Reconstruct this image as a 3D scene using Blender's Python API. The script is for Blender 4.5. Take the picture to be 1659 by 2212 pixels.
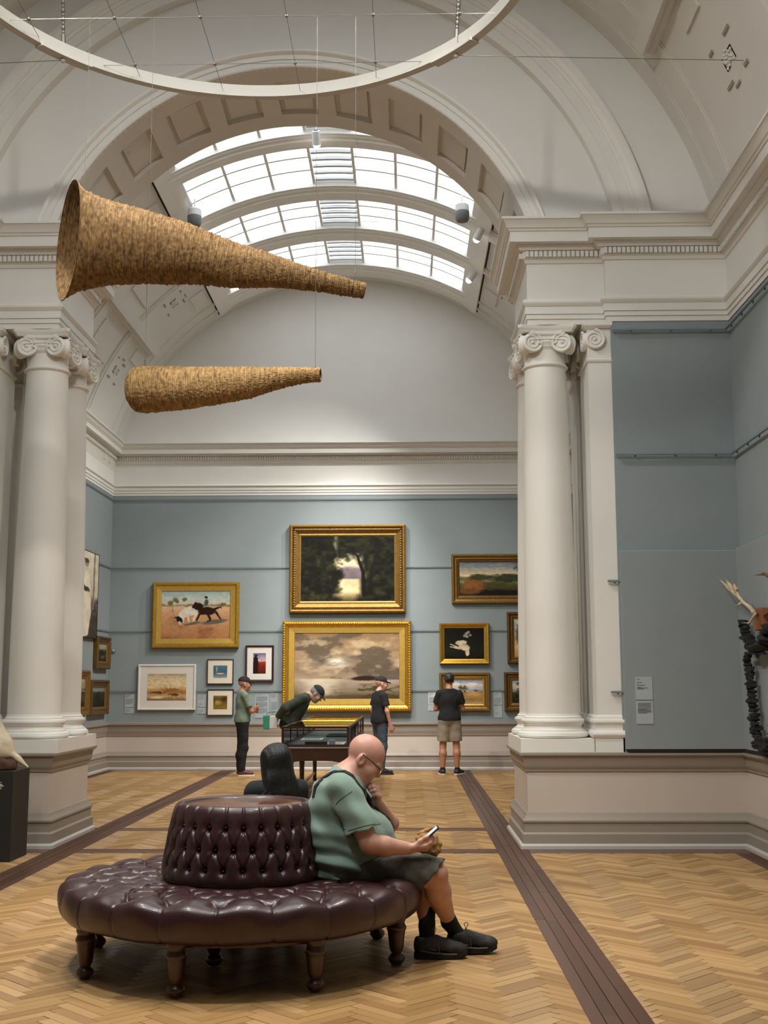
import bpy, math, random
import numpy as np
from mathutils import Vector, Matrix

for _o in list(bpy.data.objects): bpy.data.objects.remove(_o)
SC = bpy.context.scene
COL = SC.collection
PI = math.pi
rnd = random.Random(7)
rng = np.random.default_rng(11)

# ------------------------------------------------------------------ camera
FPX, CXP, CYP, CAMH = 2560.0, 829.5, 1106.0, 1.55
def _cam_axes():
    d = np.array([879.0-CXP, 1478.0-CYP, FPX]); d /= np.linalg.norm(d)
    u = np.array([math.sin(-0.005), -math.cos(-0.005), 0.0]); u -= d*(u@d); u /= np.linalg.norm(u)
    x = np.cross(d, u)
    return np.stack([x, d, u], 1)
RC = _cam_axes()
CAMP = np.array([0, 0, CAMH])
def ray(px, py): return RC.T @ np.array([px-CXP, py-CYP, FPX])
def atY(px, py, Y): d = ray(px, py); return CAMP + d*(Y/d[1])
def atX(px, py, X): d = ray(px, py); return CAMP + d*(X/d[0])
def atZ(px, py, Z=0.0): d = ray(px, py); return CAMP + d*((Z-CAMH)/d[2])
cam = bpy.data.cameras.new('camera'); camo = bpy.data.objects.new('camera', cam); COL.objects.link(camo)
r_, u_, b_ = RC[0], -RC[1], -RC[2]
camo.matrix_world = Matrix(((r_[0], u_[0], b_[0], CAMP[0]), (r_[1], u_[1], b_[1], CAMP[1]), (r_[2], u_[2], b_[2], CAMP[2]), (0, 0, 0, 1)))
cam.sensor_fit = 'HORIZONTAL'; cam.sensor_width = 36.0; cam.lens = 36.0*FPX/1659.0
cam.clip_start = 0.05; cam.clip_end = 200
SC.camera = camo

# ------------------------------------------------------------------ view, sky, large lights
SC.view_settings.view_transform = 'Standard'; SC.view_settings.look = 'None'
SC.view_settings.gamma = 1.0; SC.view_settings.use_curve_mapping = False
SC.view_settings.exposure = 0.9
_cy = SC.cycles; _cy.max_bounces = 5; _cy.diffuse_bounces = 4; _cy.glossy_bounces = 2; _cy.transmission_bounces = 2; _cy.transparent_max_bounces = 8; _cy.caustics_reflective = False; _cy.caustics_refractive = False; _cy.sample_clamp_indirect = 4.0; _cy.use_adaptive_sampling = True; _cy.adaptive_threshold = 0.045
W = bpy.data.worlds.new('overcast_sky'); SC.world = W; W.use_nodes = True
_bg = W.node_tree.nodes['Background']; _bg.inputs[0].default_value = (0.92, 0.96, 1.0, 1); _bg.inputs[1].default_value = 1.65
def area(name, loc, sx, sy, power, rot=(0, 0, 0), color=(1, 1, 1), portal=False):
    l = bpy.data.lights.new(name, 'AREA'); l.shape = 'RECTANGLE'; l.size = sx; l.size_y = sy; l.energy = power; l.color = color
    if portal: l.cycles.is_portal = True
    o = bpy.data.objects.new(name, l); COL.objects.link(o); o.location = loc; o.rotation_euler = rot
    return o
area('skylight_portal', (-1.1, 17.6, 9.45), 4.9, 8.6, 1.0, portal=True)
area('skylight_portal', (-1.16, 4.2, 9.95), 4.6, 11.4, 1.0, portal=True)

# ------------------------------------------------------------------ materials
MATS = {}
def lin(c):
    if isinstance(c, str): c = tuple(int(c[i:i+2], 16)/255 for i in (0, 2, 4))
    return tuple(x/12.92 if x <= 0.04045 else ((x+0.055)/1.055)**2.4 for x in c)
def mat(name, col, rough=0.6, var=0.06, scale=8.0, bump=0.0, bscale=60.0, metal=0.0, spec=0.5, stretch=(1, 1, 1), detail=3.0, coat=0.0, sheen=0.0, sss=0.0):
    m = bpy.data.materials.new(name); m.use_nodes = True; nt = m.node_tree; N = nt.nodes; L = nt.links
    b = N['Principled BSDF']; c = lin(col)
    tc = N.new('ShaderNodeTexCoord'); mp = N.new('ShaderNodeMapping'); mp.inputs['Scale'].default_value = stretch
    L.new(tc.outputs['Object'], mp.inputs[0])
    no = N.new('ShaderNodeTexNoise'); no.inputs['Scale'].default_value = scale; no.inputs['Detail'].default_value = detail
    L.new(mp.outputs[0], no.inputs['Vector'])
    rp = N.new('ShaderNodeValToRGB'); rp.color_ramp.elements[0].position = 0.3; rp.color_ramp.elements[1].position = 0.7
    rp.color_ramp.elements[0].color = tuple(x*(1-var) for x in c)+(1,); rp.color_ramp.elements[1].color = tuple(min(1, x*(1+var)) for x in c)+(1,)
    L.new(no.outputs['Fac'], rp.inputs[0]); L.new(rp.outputs[0], b.inputs['Base Color'])
    b.inputs['Roughness'].default_value = rough; b.inputs['Metallic'].default_value = metal; b.inputs['Specular IOR Level'].default_value = spec
    if coat: b.inputs['Coat Weight'].default_value = coat; b.inputs['Coat Roughness'].default_value = 0.15
    if sheen: b.inputs['Sheen Weight'].default_value = sheen
    if sss: b.inputs['Subsurface Weight'].default_value = sss; b.inputs['Subsurface Radius'].default_value = (0.02, 0.008, 0.005); b.inputs['Subsurface Scale'].default_value = 0.5
    if bump:
        n2 = N.new('ShaderNodeTexNoise'); n2.inputs['Scale'].default_value = bscale; n2.inputs['Detail'].default_value = 4
        L.new(mp.outputs[0], n2.inputs['Vector'])
        bp = N.new('ShaderNodeBump'); bp.inputs['Strength'].default_value = bump; bp.inputs['Distance'].default_value = 0.01
        L.new(n2.outputs['Fac'], bp.inputs['Height']); L.new(bp.outputs[0], b.inputs['Normal'])
    MATS[name] = m
    return m
def vcol_mat(name, rough=0.55, spec=0.3, bump=0.0):
    m = bpy.data.materials.new(name); m.use_nodes = True; nt = m.node_tree; N = nt.nodes; b = N['Principled BSDF']
    a = N.new('ShaderNodeVertexColor'); a.layer_name = 'col'
    nt.links.new(a.outputs[0], b.inputs['Base Color']); b.inputs['Roughness'].default_value = rough; b.inputs['Specular IOR Level'].default_value = spec
    if bump:
        no = N.new('ShaderNodeTexNoise'); no.inputs['Scale'].default_value = 90; bp = N.new('ShaderNodeBump'); bp.inputs['Strength'].default_value = bump; bp.inputs['Distance'].default_value = 0.004
        tc = N.new('ShaderNodeTexCoord'); nt.links.new(tc.outputs['Object'], no.inputs['Vector']); nt.links.new(no.outputs[0], bp.inputs['Height']); nt.links.new(bp.outputs[0], b.inputs['Normal'])
    MATS[name] = m
    return m

# ------------------------------------------------------------------ mesh helpers
def link(o, parent=None):
    COL.objects.link(o)
    if parent is not None: o.parent = parent
    return o
def mesh(name, verts, faces, m, parent=None, smooth=None, col=None):
    me = bpy.data.meshes.new(name); me.from_pydata([tuple(map(float, v)) for v in verts], [], [tuple(map(int, f)) for f in faces]); me.update()
    if m is not None:
        for mm in (m if isinstance(m, (list, tuple)) else [m]): me.materials.append(MATS[mm] if isinstance(mm, str) else mm)
    if smooth is not None:
        me.shade_smooth()
        if smooth < 179: me.set_sharp_from_angle(angle=math.radians(smooth))
    if col is not None:
        at = me.color_attributes.new('col', 'FLOAT_COLOR', 'POINT')
        c4 = np.ones((len(verts), 4), dtype=np.float32); c4[:, :3] = col
        at.data.foreach_set('color', c4.ravel())
    return link(bpy.data.objects.new(name, me), parent)
class MB:
    def __init__(s): s.v = []; s.f = []
    def add(s, V, F):
        n = len(s.v); s.v += [tuple(v) for v in V]; s.f += [tuple(i+n for i in f) for f in F]; return s
    def box(s, a, b):
        x0, y0, z0 = a; x1, y1, z1 = b
        return s.add([(x0,y0,z0),(x1,y0,z0),(x1,y1,z0),(x0,y1,z0),(x0,y0,z1),(x1,y0,z1),(x1,y1,z1),(x0,y1,z1)],
                     [(0,3,2,1),(4,5,6,7),(0,1,5,4),(1,2,6,5),(2,3,7,6),(3,0,4,7)])
    def bevbox(s, a, b, r):
        x0, y0, z0 = a; x1, y1, z1 = b
        V = []; 
        for (zz, ins) in ((z0, r), (z0+r, 0), (z1-r, 0), (z1, r)):
            for (sx, sy) in ((0,0),(1,0),(1,1),(0,1)):
                X = (x0+ins, x1-ins)[sx]; Y = (y0+ins, y1-ins)[sy]
                V.append((X, Y, zz))
        F = [(3,2,1,0),(12,13,14,15)]
        for k in range(3):
            for i in range(4): F.append((k*4+i, k*4+(i+1)%4, k*4+4+(i+1)%4, k*4+4+i))
        return s.add(V, F)
    def lathe(s, prof, c=(0,0,0), n=32, cap=True):
        V = []; F = []
        for (r, z) in prof:
            for i in range(n):
                a = 2*PI*i/n; V.append((c[0]+r*math.cos(a), c[1]+r*math.sin(a), c[2]+z))
        for k in range(len(prof)-1):
            for i in range(n): F.append((k*n+i, k*n+(i+1)%n, (k+1)*n+(i+1)%n, (k+1)*n+i))
        if cap: F.append(tuple(range(n-1, -1, -1))); F.append(tuple((len(prof)-1)*n+i for i in range(n)))
        return s.add(V, F)
    def tube(s, pts, r, n=8, closed=False, cap=True):
        pts = [Vector(p) for p in pts]; K = len(pts); V = []; F = []
        rr = r if isinstance(r, (list, tuple)) else [r]*K
        up = None
        for k in range(K):
            if closed: t = pts[(k+1) % K]-pts[k-1]
            else: t = pts[min(k+1, K-1)]-pts[max(k-1, 0)]
            t.normalize()
            if up is None: up = t.orthogonal().normalized()
            else:
                up = up-t*up.dot(t)
                if up.length < 1e-6: up = t.orthogonal()
                up.normalize()
            w = t.cross(up)
            for i in range(n):
                a = 2*PI*i/n; V.append(pts[k]+(up*math.cos(a)+w*math.sin(a))*rr[k])
        for k in range(K if closed else K-1):
            k2 = (k+1) % K
            for i in range(n): F.append((k*n+i, k*n+(i+1)%n, k2*n+(i+1)%n, k2*n+i))
        if cap and not closed: F.append(tuple(range(n-1, -1, -1))); F.append(tuple((K-1)*n+i for i in range(n)))
        return s.add(V, F)
    def sweep(s, path, prof, side=1, cap=True, closed=False):
        # path: xy points; prof: (out, z); out is to the right of travel for side=1
        P = [np.array(p, float) for p in path]; K = len(P); M = []
        def nrm(a, b):
            d = b-a; d = d/np.linalg.norm(d); return np.array([d[1], -d[0]])*side
        for k in range(K):
            if closed: n0 = nrm(P[k-1], P[k]); n1 = nrm(P[k], P[(k+1) % K])
            else:
                n0 = nrm(P[k-1], P[k]) if k > 0 else None; n1 = nrm(P[k], P[k+1]) if k < K-1 else None
                if n0 is None: n0 = n1
                if n1 is None: n1 = n0
            m = (n0+n1)/(1+n0@n1); M.append(m)
        V = []; F = []; q = len(prof)
        for k in range(K):
            for (o, z) in prof:
                p = P[k]+M[k]*o; V.append((p[0], p[1], z))
        for k in range(K if closed else K-1):
            k2 = (k+1) % K
            for j in range(q-1):
                f = (k*q+j, k2*q+j, k2*q+j+1, k*q+j+1)
                F.append(f if side > 0 else f[::-1])
        if cap and not closed:
            F.append(tuple(range(q-1, -1, -1)) if side < 0 else tuple(range(q))); F.append(tuple((K-1)*q+j for j in range(q)))
        return s.add(V, F)
    def arcsweep(s, c, Y, prof, a0=0.0, a1=PI, n=64):
        # arch in the XZ plane: prof of (r, dy)
        V = []; F = []; q = len(prof)
        for k in range(n+1):
            a = a0+(a1-a0)*k/n
            for (r, dy) in prof: V.append((c[0]+r*math.cos(a), Y+dy, c[1]+r*math.sin(a)))
        for k in range(n):
            for j in range(q-1): F.append((k*q+j, (k+1)*q+j, (k+1)*q+j+1, k*q+j+1))
        return s.add(V, F)
    def quad(s, a, b, c, d): return s.add([a, b, c, d], [(0, 1, 2, 3)])
    def xf(s, M, i0=0):
        for i in range(i0, len(s.v)): s.v[i] = tuple(M @ Vector(s.v[i]))
        return s
    def build(s, name, m, parent=None, smooth=None, col=None): return mesh(name, s.v, s.f, m, parent, smooth, col)
def tag(o, label=None, cat=None, group=None, kind=None):
    if label: o['label'] = label
    if cat: o['category'] = cat
    if group: o['group'] = group
    if kind: o['kind'] = kind
    return o
def empty(name, loc=(0, 0, 0), rz=0.0, label=None, cat=None, group=None, kind=None, parent=None):
    o = bpy.data.objects.new(name, None); link(o, parent); o.location = loc; o.rotation_euler = (0, 0, rz); o.empty_display_size = 0.1
    return tag(o, label, cat, group, kind)
def struct(o, label=None): o['kind'] = 'structure'; o['label'] = label or o.name.replace('_', ' '); return o
def inst(name, me, parent, M=None):
    o = bpy.data.objects.new(name, me); link(o, parent)
    if M is not None: o.matrix_local = M
    return o
def copy_tree(o, parent=None):
    c = o.copy(); COL.objects.link(c); c.parent = parent
    for ch in list(o.children): copy_tree(ch, c)
    return c
def smoothstep(a, b, x): t = np.clip((x-a)/(b-a), 0, 1); return t*t*(3-2*t)
# ------------------------------------------------------------------ palette
mat('plaster_white', 'e2e1dc', 0.75, 0.02, 2.0, 0.05, 120)
mat('plaster_vault', 'dad8d2', 0.8, 0.02, 2.0, 0.06, 120)
mat('column_white', 'e5e3dd', 0.55, 0.02, 2.0, 0.04, 150)
mat('blue_wall', '8a9497', 0.8, 0.03, 3.0, 0.05, 200)
mat('blue_panel', '8d9699', 0.75, 0.02, 3.0, 0.03, 200)
mat('dado_tan', 'c5bbb0', 0.6, 0.02, 3.0, 0.03, 100)
mat('trim_taupe', '968d82', 0.5, 0.02, 3.0, 0.02, 100)
mat('skirting_pale', 'bdb9b2', 0.5, 0.02, 3.0)
mat('rail_blue', '76868d', 0.5, 0.03, 5.0)
mat('dark_slot', '1c1a18', 0.9, 0.05)
mat('frame_white', 'ecebe6', 0.5, 0.02)
mat('louvre_white', 'c9cbcb', 0.5, 0.02)

XC = -1.16
def mx(x): return 2*XC-x
XR, XL = 3.28, -5.6          # side wall faces
YW, YO, YB = 11.67, 11.77, 13.08   # partition: wall face, face over the columns, back face
YE = 22.2
YN = -3.5                    # wall behind the camera
ENT = [(0, 5.19), (0, 5.247), (.012, 5.247), (.012, 5.297), (.024, 5.297), (.024, 5.372), (.034, 5.38), (.05, 5.41), (.05, 5.43), (.03, 5.45), (0, 5.45),
       (0, 5.834), (.015, 5.84), (.025, 5.87), (.045, 5.885), (.045, 5.955), (.075, 5.96), (.09, 5.985), (.11, 6.0), (.11, 6.012), (.182, 6.012), (.182, 6.118), (.195, 6.122),
       (.2, 6.14), (.215, 6.15), (.23, 6.19), (.255, 6.22), (.268, 6.225), (.268, 6.25), (-.1, 6.26)]
def backent(p, z):
    zz = [(5.19, 5.109), (5.247, 5.16), (5.297, 5.21), (5.45, 5.314), (5.834, 5.71), (5.885, 5.78), (5.955, 5.855), (6.012, 5.888), (6.118, 5.977), (6.25, 6.09), (6.26, 6.1)]
    return (p, float(np.interp(z, [a for a, b in zz], [b for a, b in zz])))
ENT = [(p+.007, z) for p, z in ENT]
ENTB = [backent(p, z) for p, z in ENT]
DADO = [(.0, 0), (.08, 0), (.08, .03), (.068, .045), (.058, .048), (.058, .135), (.045, .15), (.04, .152), (.04, .236), (.052, .245), (.052, .262), (.03, .29), (.024, .3), (.014, .325), (0, .332),
        (0, .712), (.014, .718), (.014, .735), (.03, .76), (.034, .775), (.034, .80), (.044, .85), (.068, .868), (.075, .872), (.075, .894), (-.05, .9)]
def bd(z): return float(np.interp(z, [0, .045, .15, .245, .332, .712, .775, .872, .9], [0, .046, .163, .246, .33, .606, .707, .82, .864]))
DADOB = [(p, bd(z)) for p, z in DADO]
def split_sweep(name, path, prof, side, cuts, parent=None, label=None):
    # one sweep per material band; cuts = [(i0, i1, material, part name)]
    root = empty(name, (0, 0, 0)); struct(root, label)
    for (i0, i1, m, pn) in cuts:
        MB().sweep(path, [(p_+.007, z_) for p_, z_ in prof[i0:i1+1]], side, cap=False).build(pn, m, root, smooth=28)
    return root
DCUT = [(0, 4, 'skirting_pale', 'skirting'), (4, 14, 'trim_taupe', 'base_moulding'), (14, 15, 'dado_tan', 'dado_panel'), (15, 25, 'trim_taupe', 'dado_cap')]

# ---- plan paths (interior on the right of travel, side=1; mirrored ones use side=-1)
pathR = [(XR, YB), (1.262, YB), (1.262, YO), (2.05, YO), (2.05, YW), (XR, YW), (XR, YN)]
pathL = [(XL, YB), (mx(1.262), YB), (mx(1.262), YO), (mx(2.05), YO), (mx(2.05), YW), (XL, YW), (XL, YN)]
pathB = [(XL+.02, YB), (XL+.02, YE), (XR-.02, YE), (XR-.02, YB)]
dR = [(XR, YB), (1.16, YB), (1.16, 11.68), (XR, 11.68), (XR, YN)]
dL = [(XL, YB), (mx(1.16), YB), (mx(1.16), 11.68), (XL, 11.68), (XL, YN)]
pathN = [(XR, YN), (XL, YN)]
for nm, pa, pr, sd, lb in (('trim_1', pathR, ENT, 1, 'white dentilled cornice and frieze above the right-hand columns'), ('trim_2', pathL, ENT, -1, 'white dentilled cornice and frieze above the left-hand columns'),
                       ('trim_3', pathB, ENTB, 1, 'white dentilled cornice round the far room'), ('trim_4', pathN, ENT, 1, 'white cornice behind the viewer')):
    root = struct(empty(nm), lb)
    MB().sweep(pa, pr[:11], sd, cap=False).build('architrave', 'plaster_white', root, smooth=28)
    MB().sweep(pa, pr[10:12], sd, cap=False).build('frieze', 'plaster_white', root, smooth=28)
    MB().sweep(pa, pr[11:], sd, cap=False).build('cornice', 'plaster_white', root, smooth=28)
    # dentils: small blocks along every leg of the path, joined
    mb = MB(); z0, z1 = pr[14][1]+.006, pr[14][1]+.064
    for a, b in zip(pa[:-1], pa[1:]):
        a = np.array(a); b = np.array(b); L = np.linalg.norm(b-a); d = (b-a)/L; n = np.array([d[1], -d[0]])*sd
        if nm == 'trim_4' or L < 0.3: continue
        if max(a[1], b[1]) < 0: continue
        k = int((L+.1)/.047)
        for i in range(k):
            t = (i+.5)*(L+.06)/k-.03
            p0 = a+d*(t-.0155); p1 = a+d*(t+.0155)
            q = [p0+n*.04, p1+n*.04, p1+n*.084, p0+n*.084]
            V = [(x[0], x[1], z0) for x in q]+[(x[0], x[1], z1) for x in q]
            mb.add(V, [(0, 1, 2, 3), (4, 7, 6, 5), (0, 4, 5, 1), (1, 5, 6, 2), (2, 6, 7, 3), (3, 7, 4, 0)])
    if mb.v: tag(mb.build('dentil_row', 'plaster_white', root), kind='stuff')
split_sweep('baseboard_right', dR, DADO, 1, DCUT, label='taupe and tan panelled dado along the right side')
split_sweep('baseboard_left', dL, DADO, -1, DCUT, label='taupe and tan panelled dado along the left side')
split_sweep('baseboard_back', [(XL+.02, YB+.02), (XL+.02, YE), (XR-.02, YE), (XR-.02, YB+.02)], DADOB, 1, DCUT, label='taupe and tan panelled dado along the far room walls')
split_sweep('baseboard_front', pathN, DADO, 1, DCUT, label='dado behind the viewer')

# ---- plain walls
def wall(name, boxes, m, label): 
    mb = MB()
    for a, b in boxes: mb.box(a, b)
    return struct(mb.build(name, m), label)
wall('wall_right', [((XR, YN, 0), (XR+.3, YB-.3, 5.25)), ((XR-.02, YB-.3, 0), (XR+.3, YE, 5.25))], 'blue_wall', 'blue-grey gallery wall on the right side')
wall('wall_left', [((XL-.3, YN, 0), (XL, YB-.3, 5.25)), ((XL-.3, YB-.3, 0), (XL+.02, YE, 5.25))], 'blue_wall', 'blue-grey gallery wall on the left side')
wall('wall_back', [((XL-.3, YE, 0), (XR+.3, YE+.3, 5.2))], 'blue_wall', 'blue-grey far wall hung with gilt-framed paintings')
wall('wall_front', [((XL-.3, YN-.3, 0), (XR+.3, YN, 10.2))], 'blue_wall', 'gallery wall behind the viewer')
wall('wall_right_upper', [((XR+.06, YN, 5.2), (XR+.3, YE, 7.2))], 'plaster_white', 'white upper wall behind the right cornice')
wall('wall_left_upper', [((XL-.3, YN, 5.2), (XL-.06, YE, 7.2))], 'plaster_white', 'white upper wall behind the left cornice')
# ---- partition: pier walls, lintels and the arched wall above
RV = (XC, 5.27, 4.45)        # near vault centre x, z, radius
BV = (-1.1, 4.8, 4.54)       # far vault
A1 = (-1.19, 5.43); A2 = (-1.17, 5.6)
R1, R1O, R2, R2O = 2.60, 2.78, 3.40, 3.76
PILS = []
pw = struct(empty('wall_partition'), 'cross wall of white plaster with a wide moulded arch between two column screens')
for s in (1, -1):
    f = (lambda x: x) if s > 0 else mx
    def bb(a, b):
        xa, xb = sorted((f(a[0]), f(b[0]))); return ((xa, a[1], a[2]), (xb, b[1], b[2]))
    XW = XR if s > 0 else mx(XL)
    mb = MB(); mb.box(*bb((2.0, YW+.06, .88), (XW, YB-.02, 5.2))); mb.build('pier_wall', 'plaster_white', pw)
    mb = MB(); mb.box(*bb((2.085, YW, .895), (XW, YW+.08, 5.195))); mb.box(*bb((2.085, YB-.05, .9), (XW, YB, 5.12))); mb.build('blue_face', 'blue_wall', pw)
    mb = MB(); mb.box(*bb((1.16, 11.68, .0), (XW, YB, .893))); mb.build('pedestal_core', 'trim_taupe', pw)
    mb = MB(); mb.box(*bb((1.262, YO+.001, 5.192), (XW, YB-.001, 6.24))); mb.box(*bb((2.05, YW+.001, 5.192), (XW, YO+.1, 6.24))); mb.build('lintel', 'plaster_white', pw)
    # pilasters with base and cap mouldings
    for (y0, y1) in ((YW+.035, 12.25), (12.52, YB-.04)):
        pil = MB(); pil.box(*bb((1.85, y0, .893), (2.095, y1, 5.19))); po = pil.build('pilaster', 'column_white', pw); PILS.append((po, f, s, y0, y1))
        pth = [(f(2.1), y1), (f(1.85), y1), (f(1.85), y0), (f(2.1), y0)]
        MB().sweep(pth, [(0, .893), (.035, .893), (.035, 1.03), (.045, 1.035), (.06, 1.06), (.06, 1.075), (.045, 1.1), (.03, 1.105), (.025, 1.13), (.028, 1.16), (.04, 1.17), (.045, 1.185), (.04, 1.205), (.025, 1.21), (.02, 1.235), (0, 1.25)], s, cap=False).build('pilaster_base', 'column_white', po, smooth=30)
        MB().sweep(pth, [(0, 4.77), (.012, 4.775), (.02, 4.79), (.02, 4.8), (.01, 4.81), (0, 4.815)], s, cap=False).build('necking', 'column_white', po, smooth=30)
        MB().sweep(pth, [(0, 5.12), (.02, 5.125), (.045, 5.15), (.045, 5.19), (0, 5.19)], s, cap=False).build('abacus', 'column_white', po, smooth=30)
# front faces of the arched wall
def band(mb, c0, r0, c1, r1, Y, n=72, flip=False):
    V = []; F = []
    for k in range(n+1):
        a = PI*k/n
        V.append((c0[0]+r0*math.cos(a), Y, c0[1]+r0*math.sin(a))); V.append((c1[0]+r1*math.cos(a), Y, c1[1]+r1*math.sin(a)))
    for k in range(n): f = (2*k, 2*k+1, 2*k+3, 2*k+2); F.append(f[::-1] if flip else f)
    mb.add(V, F)
mb = MB(); band(mb, A1, R1+.02, A2, R2+.03, YO); mb.build('tympanum', 'plaster_white', pw, smooth=180)
mb = MB(); band(mb, A2, R2+.02, (RV[0], RV[1]), RV[2]+.1, YW); mb.build('spandrel', 'plaster_white', pw, smooth=180)
mb = MB(); band(mb, A1, R1, (BV[0], BV[1]), BV[2]+.1, YB, flip=True); mb.build('rear_face', 'plaster_white', pw, smooth=180)
mb = MB(); mb.arcsweep(A1, YO, [(R1, .02), (R1, -.035), (R1+.012, -.045), (R1+.03, -.045), (R1+.034, -.035), (R1+.08, -.035), (R1+.082, -.05), (R1+.13, -.05), (R1+.135, -.062), (R1+.155, -.085), (R1+.17, -.09), (R1O, -.09), (R1O, 0)], .28, PI-.28, n=96)
mb.build('inner_archivolt', 'column_white', pw, smooth=30)
mb = MB(); mb.arcsweep(A2, YW, [(R2, YO-YW+.01), (R2, -.015), (R2+.1, -.015), (R2+.103, -.03), (R2+.2, -.03), (R2+.205, -.045), (R2+.235, -.05), (R2+.24, -.065), (R2+.29, -.075), (R2+.31, -.1), (R2+.345, -.105), (R2O, -.1), (R2O, 0)], .165, PI-.165, n=96)
mb.build('outer_archivolt', 'column_white', pw, smooth=30)
# coffered soffit
sof = mesh('soffit', [], [], 'plaster_vault', pw)
bpy.data.objects.remove(sof)
mb = MB(); mb.arcsweep(A1, 0, [(R1+.055, YO-.01), (R1+.055, YB)], .25, PI-.25, n=96); sof = mb.build('soffit', 'plaster_vault', pw, smooth=40)
mb = MB()
mb.arcsweep(A1, 0, [(R1+.06, YO-.02), (R1, YO-.02), (R1, YO+.27), (R1+.06, YO+.27)], .25, PI-.25, n=96); mb.arcsweep(A1, 0, [(R1+.06, YB-.3), (R1, YB-.3), (R1, YB), (R1+.06, YB)], .25, PI-.25, n=96)
mb.build('soffit_border', 'plaster_vault', pw, smooth=40)
NC = 13
for k in range(1, NC):
    a = PI*k/NC; da = .04
    mb = MB(); mb.arcsweep(A1, 0, [(R1+.06, YO+.26), (R1, YO+.26), (R1, YB-.29), (R1+.06, YB-.29)], a-da, a+da, 3)
    for sg in (-1, 1):
        aa = a+sg*da; mb.quad(*[(A1[0]+r*math.cos(aa), y, A1[1]+r*math.sin(aa)) for r, y in ((R1, YO+.26), (R1, YB-.29), (R1+.06, YB-.29), (R1+.06, YO+.26))])
    mb.build('soffit_bar', 'plaster_vault', sof, smooth=40)
for k in range(NC):
    a0 = PI*k/NC+.04+.02; a1 = PI*(k+1)/NC-.04-.02
    mb = MB(); mb.arcsweep(A1, 0, [(R1+.055, YO+.33), (R1+.035, YO+.34), (R1+.035, YB-.37), (R1+.055, YB-.36)], a0, a1, 4)
    mb.build('coffer_panel', 'plaster_vault', sof, smooth=40)
# far lunette wall
mb = MB(); V = [(BV[0], YE, 5.5)]; n = 64
for k in range(n+1): a = .13+(PI-.26)*k/n; V.append((BV[0]+(BV[2]+.1)*math.cos(a), YE, BV[1]+(BV[2]+.1)*math.sin(a)))
mb.add(V, [(0, k+1, k+2) for k in range(n)]); struct(mb.build('wall_back_lunette', 'plaster_white'), 'plain white half-round wall above the far cornice')
# ---- vaults with their skylights
def vpt(c, th, Y, dr=0.0): return (c[0]+(c[2]+dr)*math.sin(th), Y, c[1]+(c[2]+dr)*math.cos(th))
def vpatch(mb, c, t0, t1, y0, y1, dr=0.0, n=12):
    V = []; F = []
    for k in range(n+1):
        t = t0+(t1-t0)*k/n; V.append(vpt(c, t, y0, dr)); V.append(vpt(c, t, y1, dr))
    for k in range(n): F.append((2*k, 2*k+1, 2*k+3, 2*k+2))
    mb.add(V, F)
def vblock(mb, c, t0, t1, y0, y1, d0, d1, n=1):
    # solid block on the vault from radial offset d0 (outer) to d1 (inner, negative = proud)
    V = []; F = []
    for k in range(n+1):
        t = t0+(t1-t0)*k/n
        V += [vpt(c, t, y0, d0), vpt(c, t, y1, d0), vpt(c, t, y1, d1), vpt(c, t, y0, d1)]
    for k in range(n):
        b = 4*k; e = b+4
        F += [(b, e, e+1, b+1), (b+1, e+1, e+2, b+2), (b+2, e+2, e+3, b+3), (b+3, e+3, e, b)]
    F += [(0, 1, 2, 3), (4*n+3, 4*n+2, 4*n+1, 4*n)]
    mb.add(V, F)
D = math.radians
def vault(name, c, y0, y1, hy0, hy1, hth, label, thm=82):
    root = struct(empty(name), label)
    for s in (-1, 1):
        mb = MB(); vpatch(mb, c, s*D(hth), s*D(thm), y0, y1, n=28); mb.build('vault_side', 'plaster_vault', root, smooth=60)
    mb = MB(); vpatch(mb, c, -D(hth), D(hth), y0, hy0, n=30); vpatch(mb, c, -D(hth), D(hth), hy1, y1, n=30); mb.build('vault_crown', 'plaster_vault', root, smooth=60)
    return root
HTH = 31.2
cb = vault('ceiling', BV, YB-.02, YE, 13.75, 21.95, HTH, 'white barrel vault of the far room with panelled sides')
cn = vault('ceiling_near', RV, YN, YW, -1.2, 9.7, 30, 'white barrel vault over the viewer with panelled sides')
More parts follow.
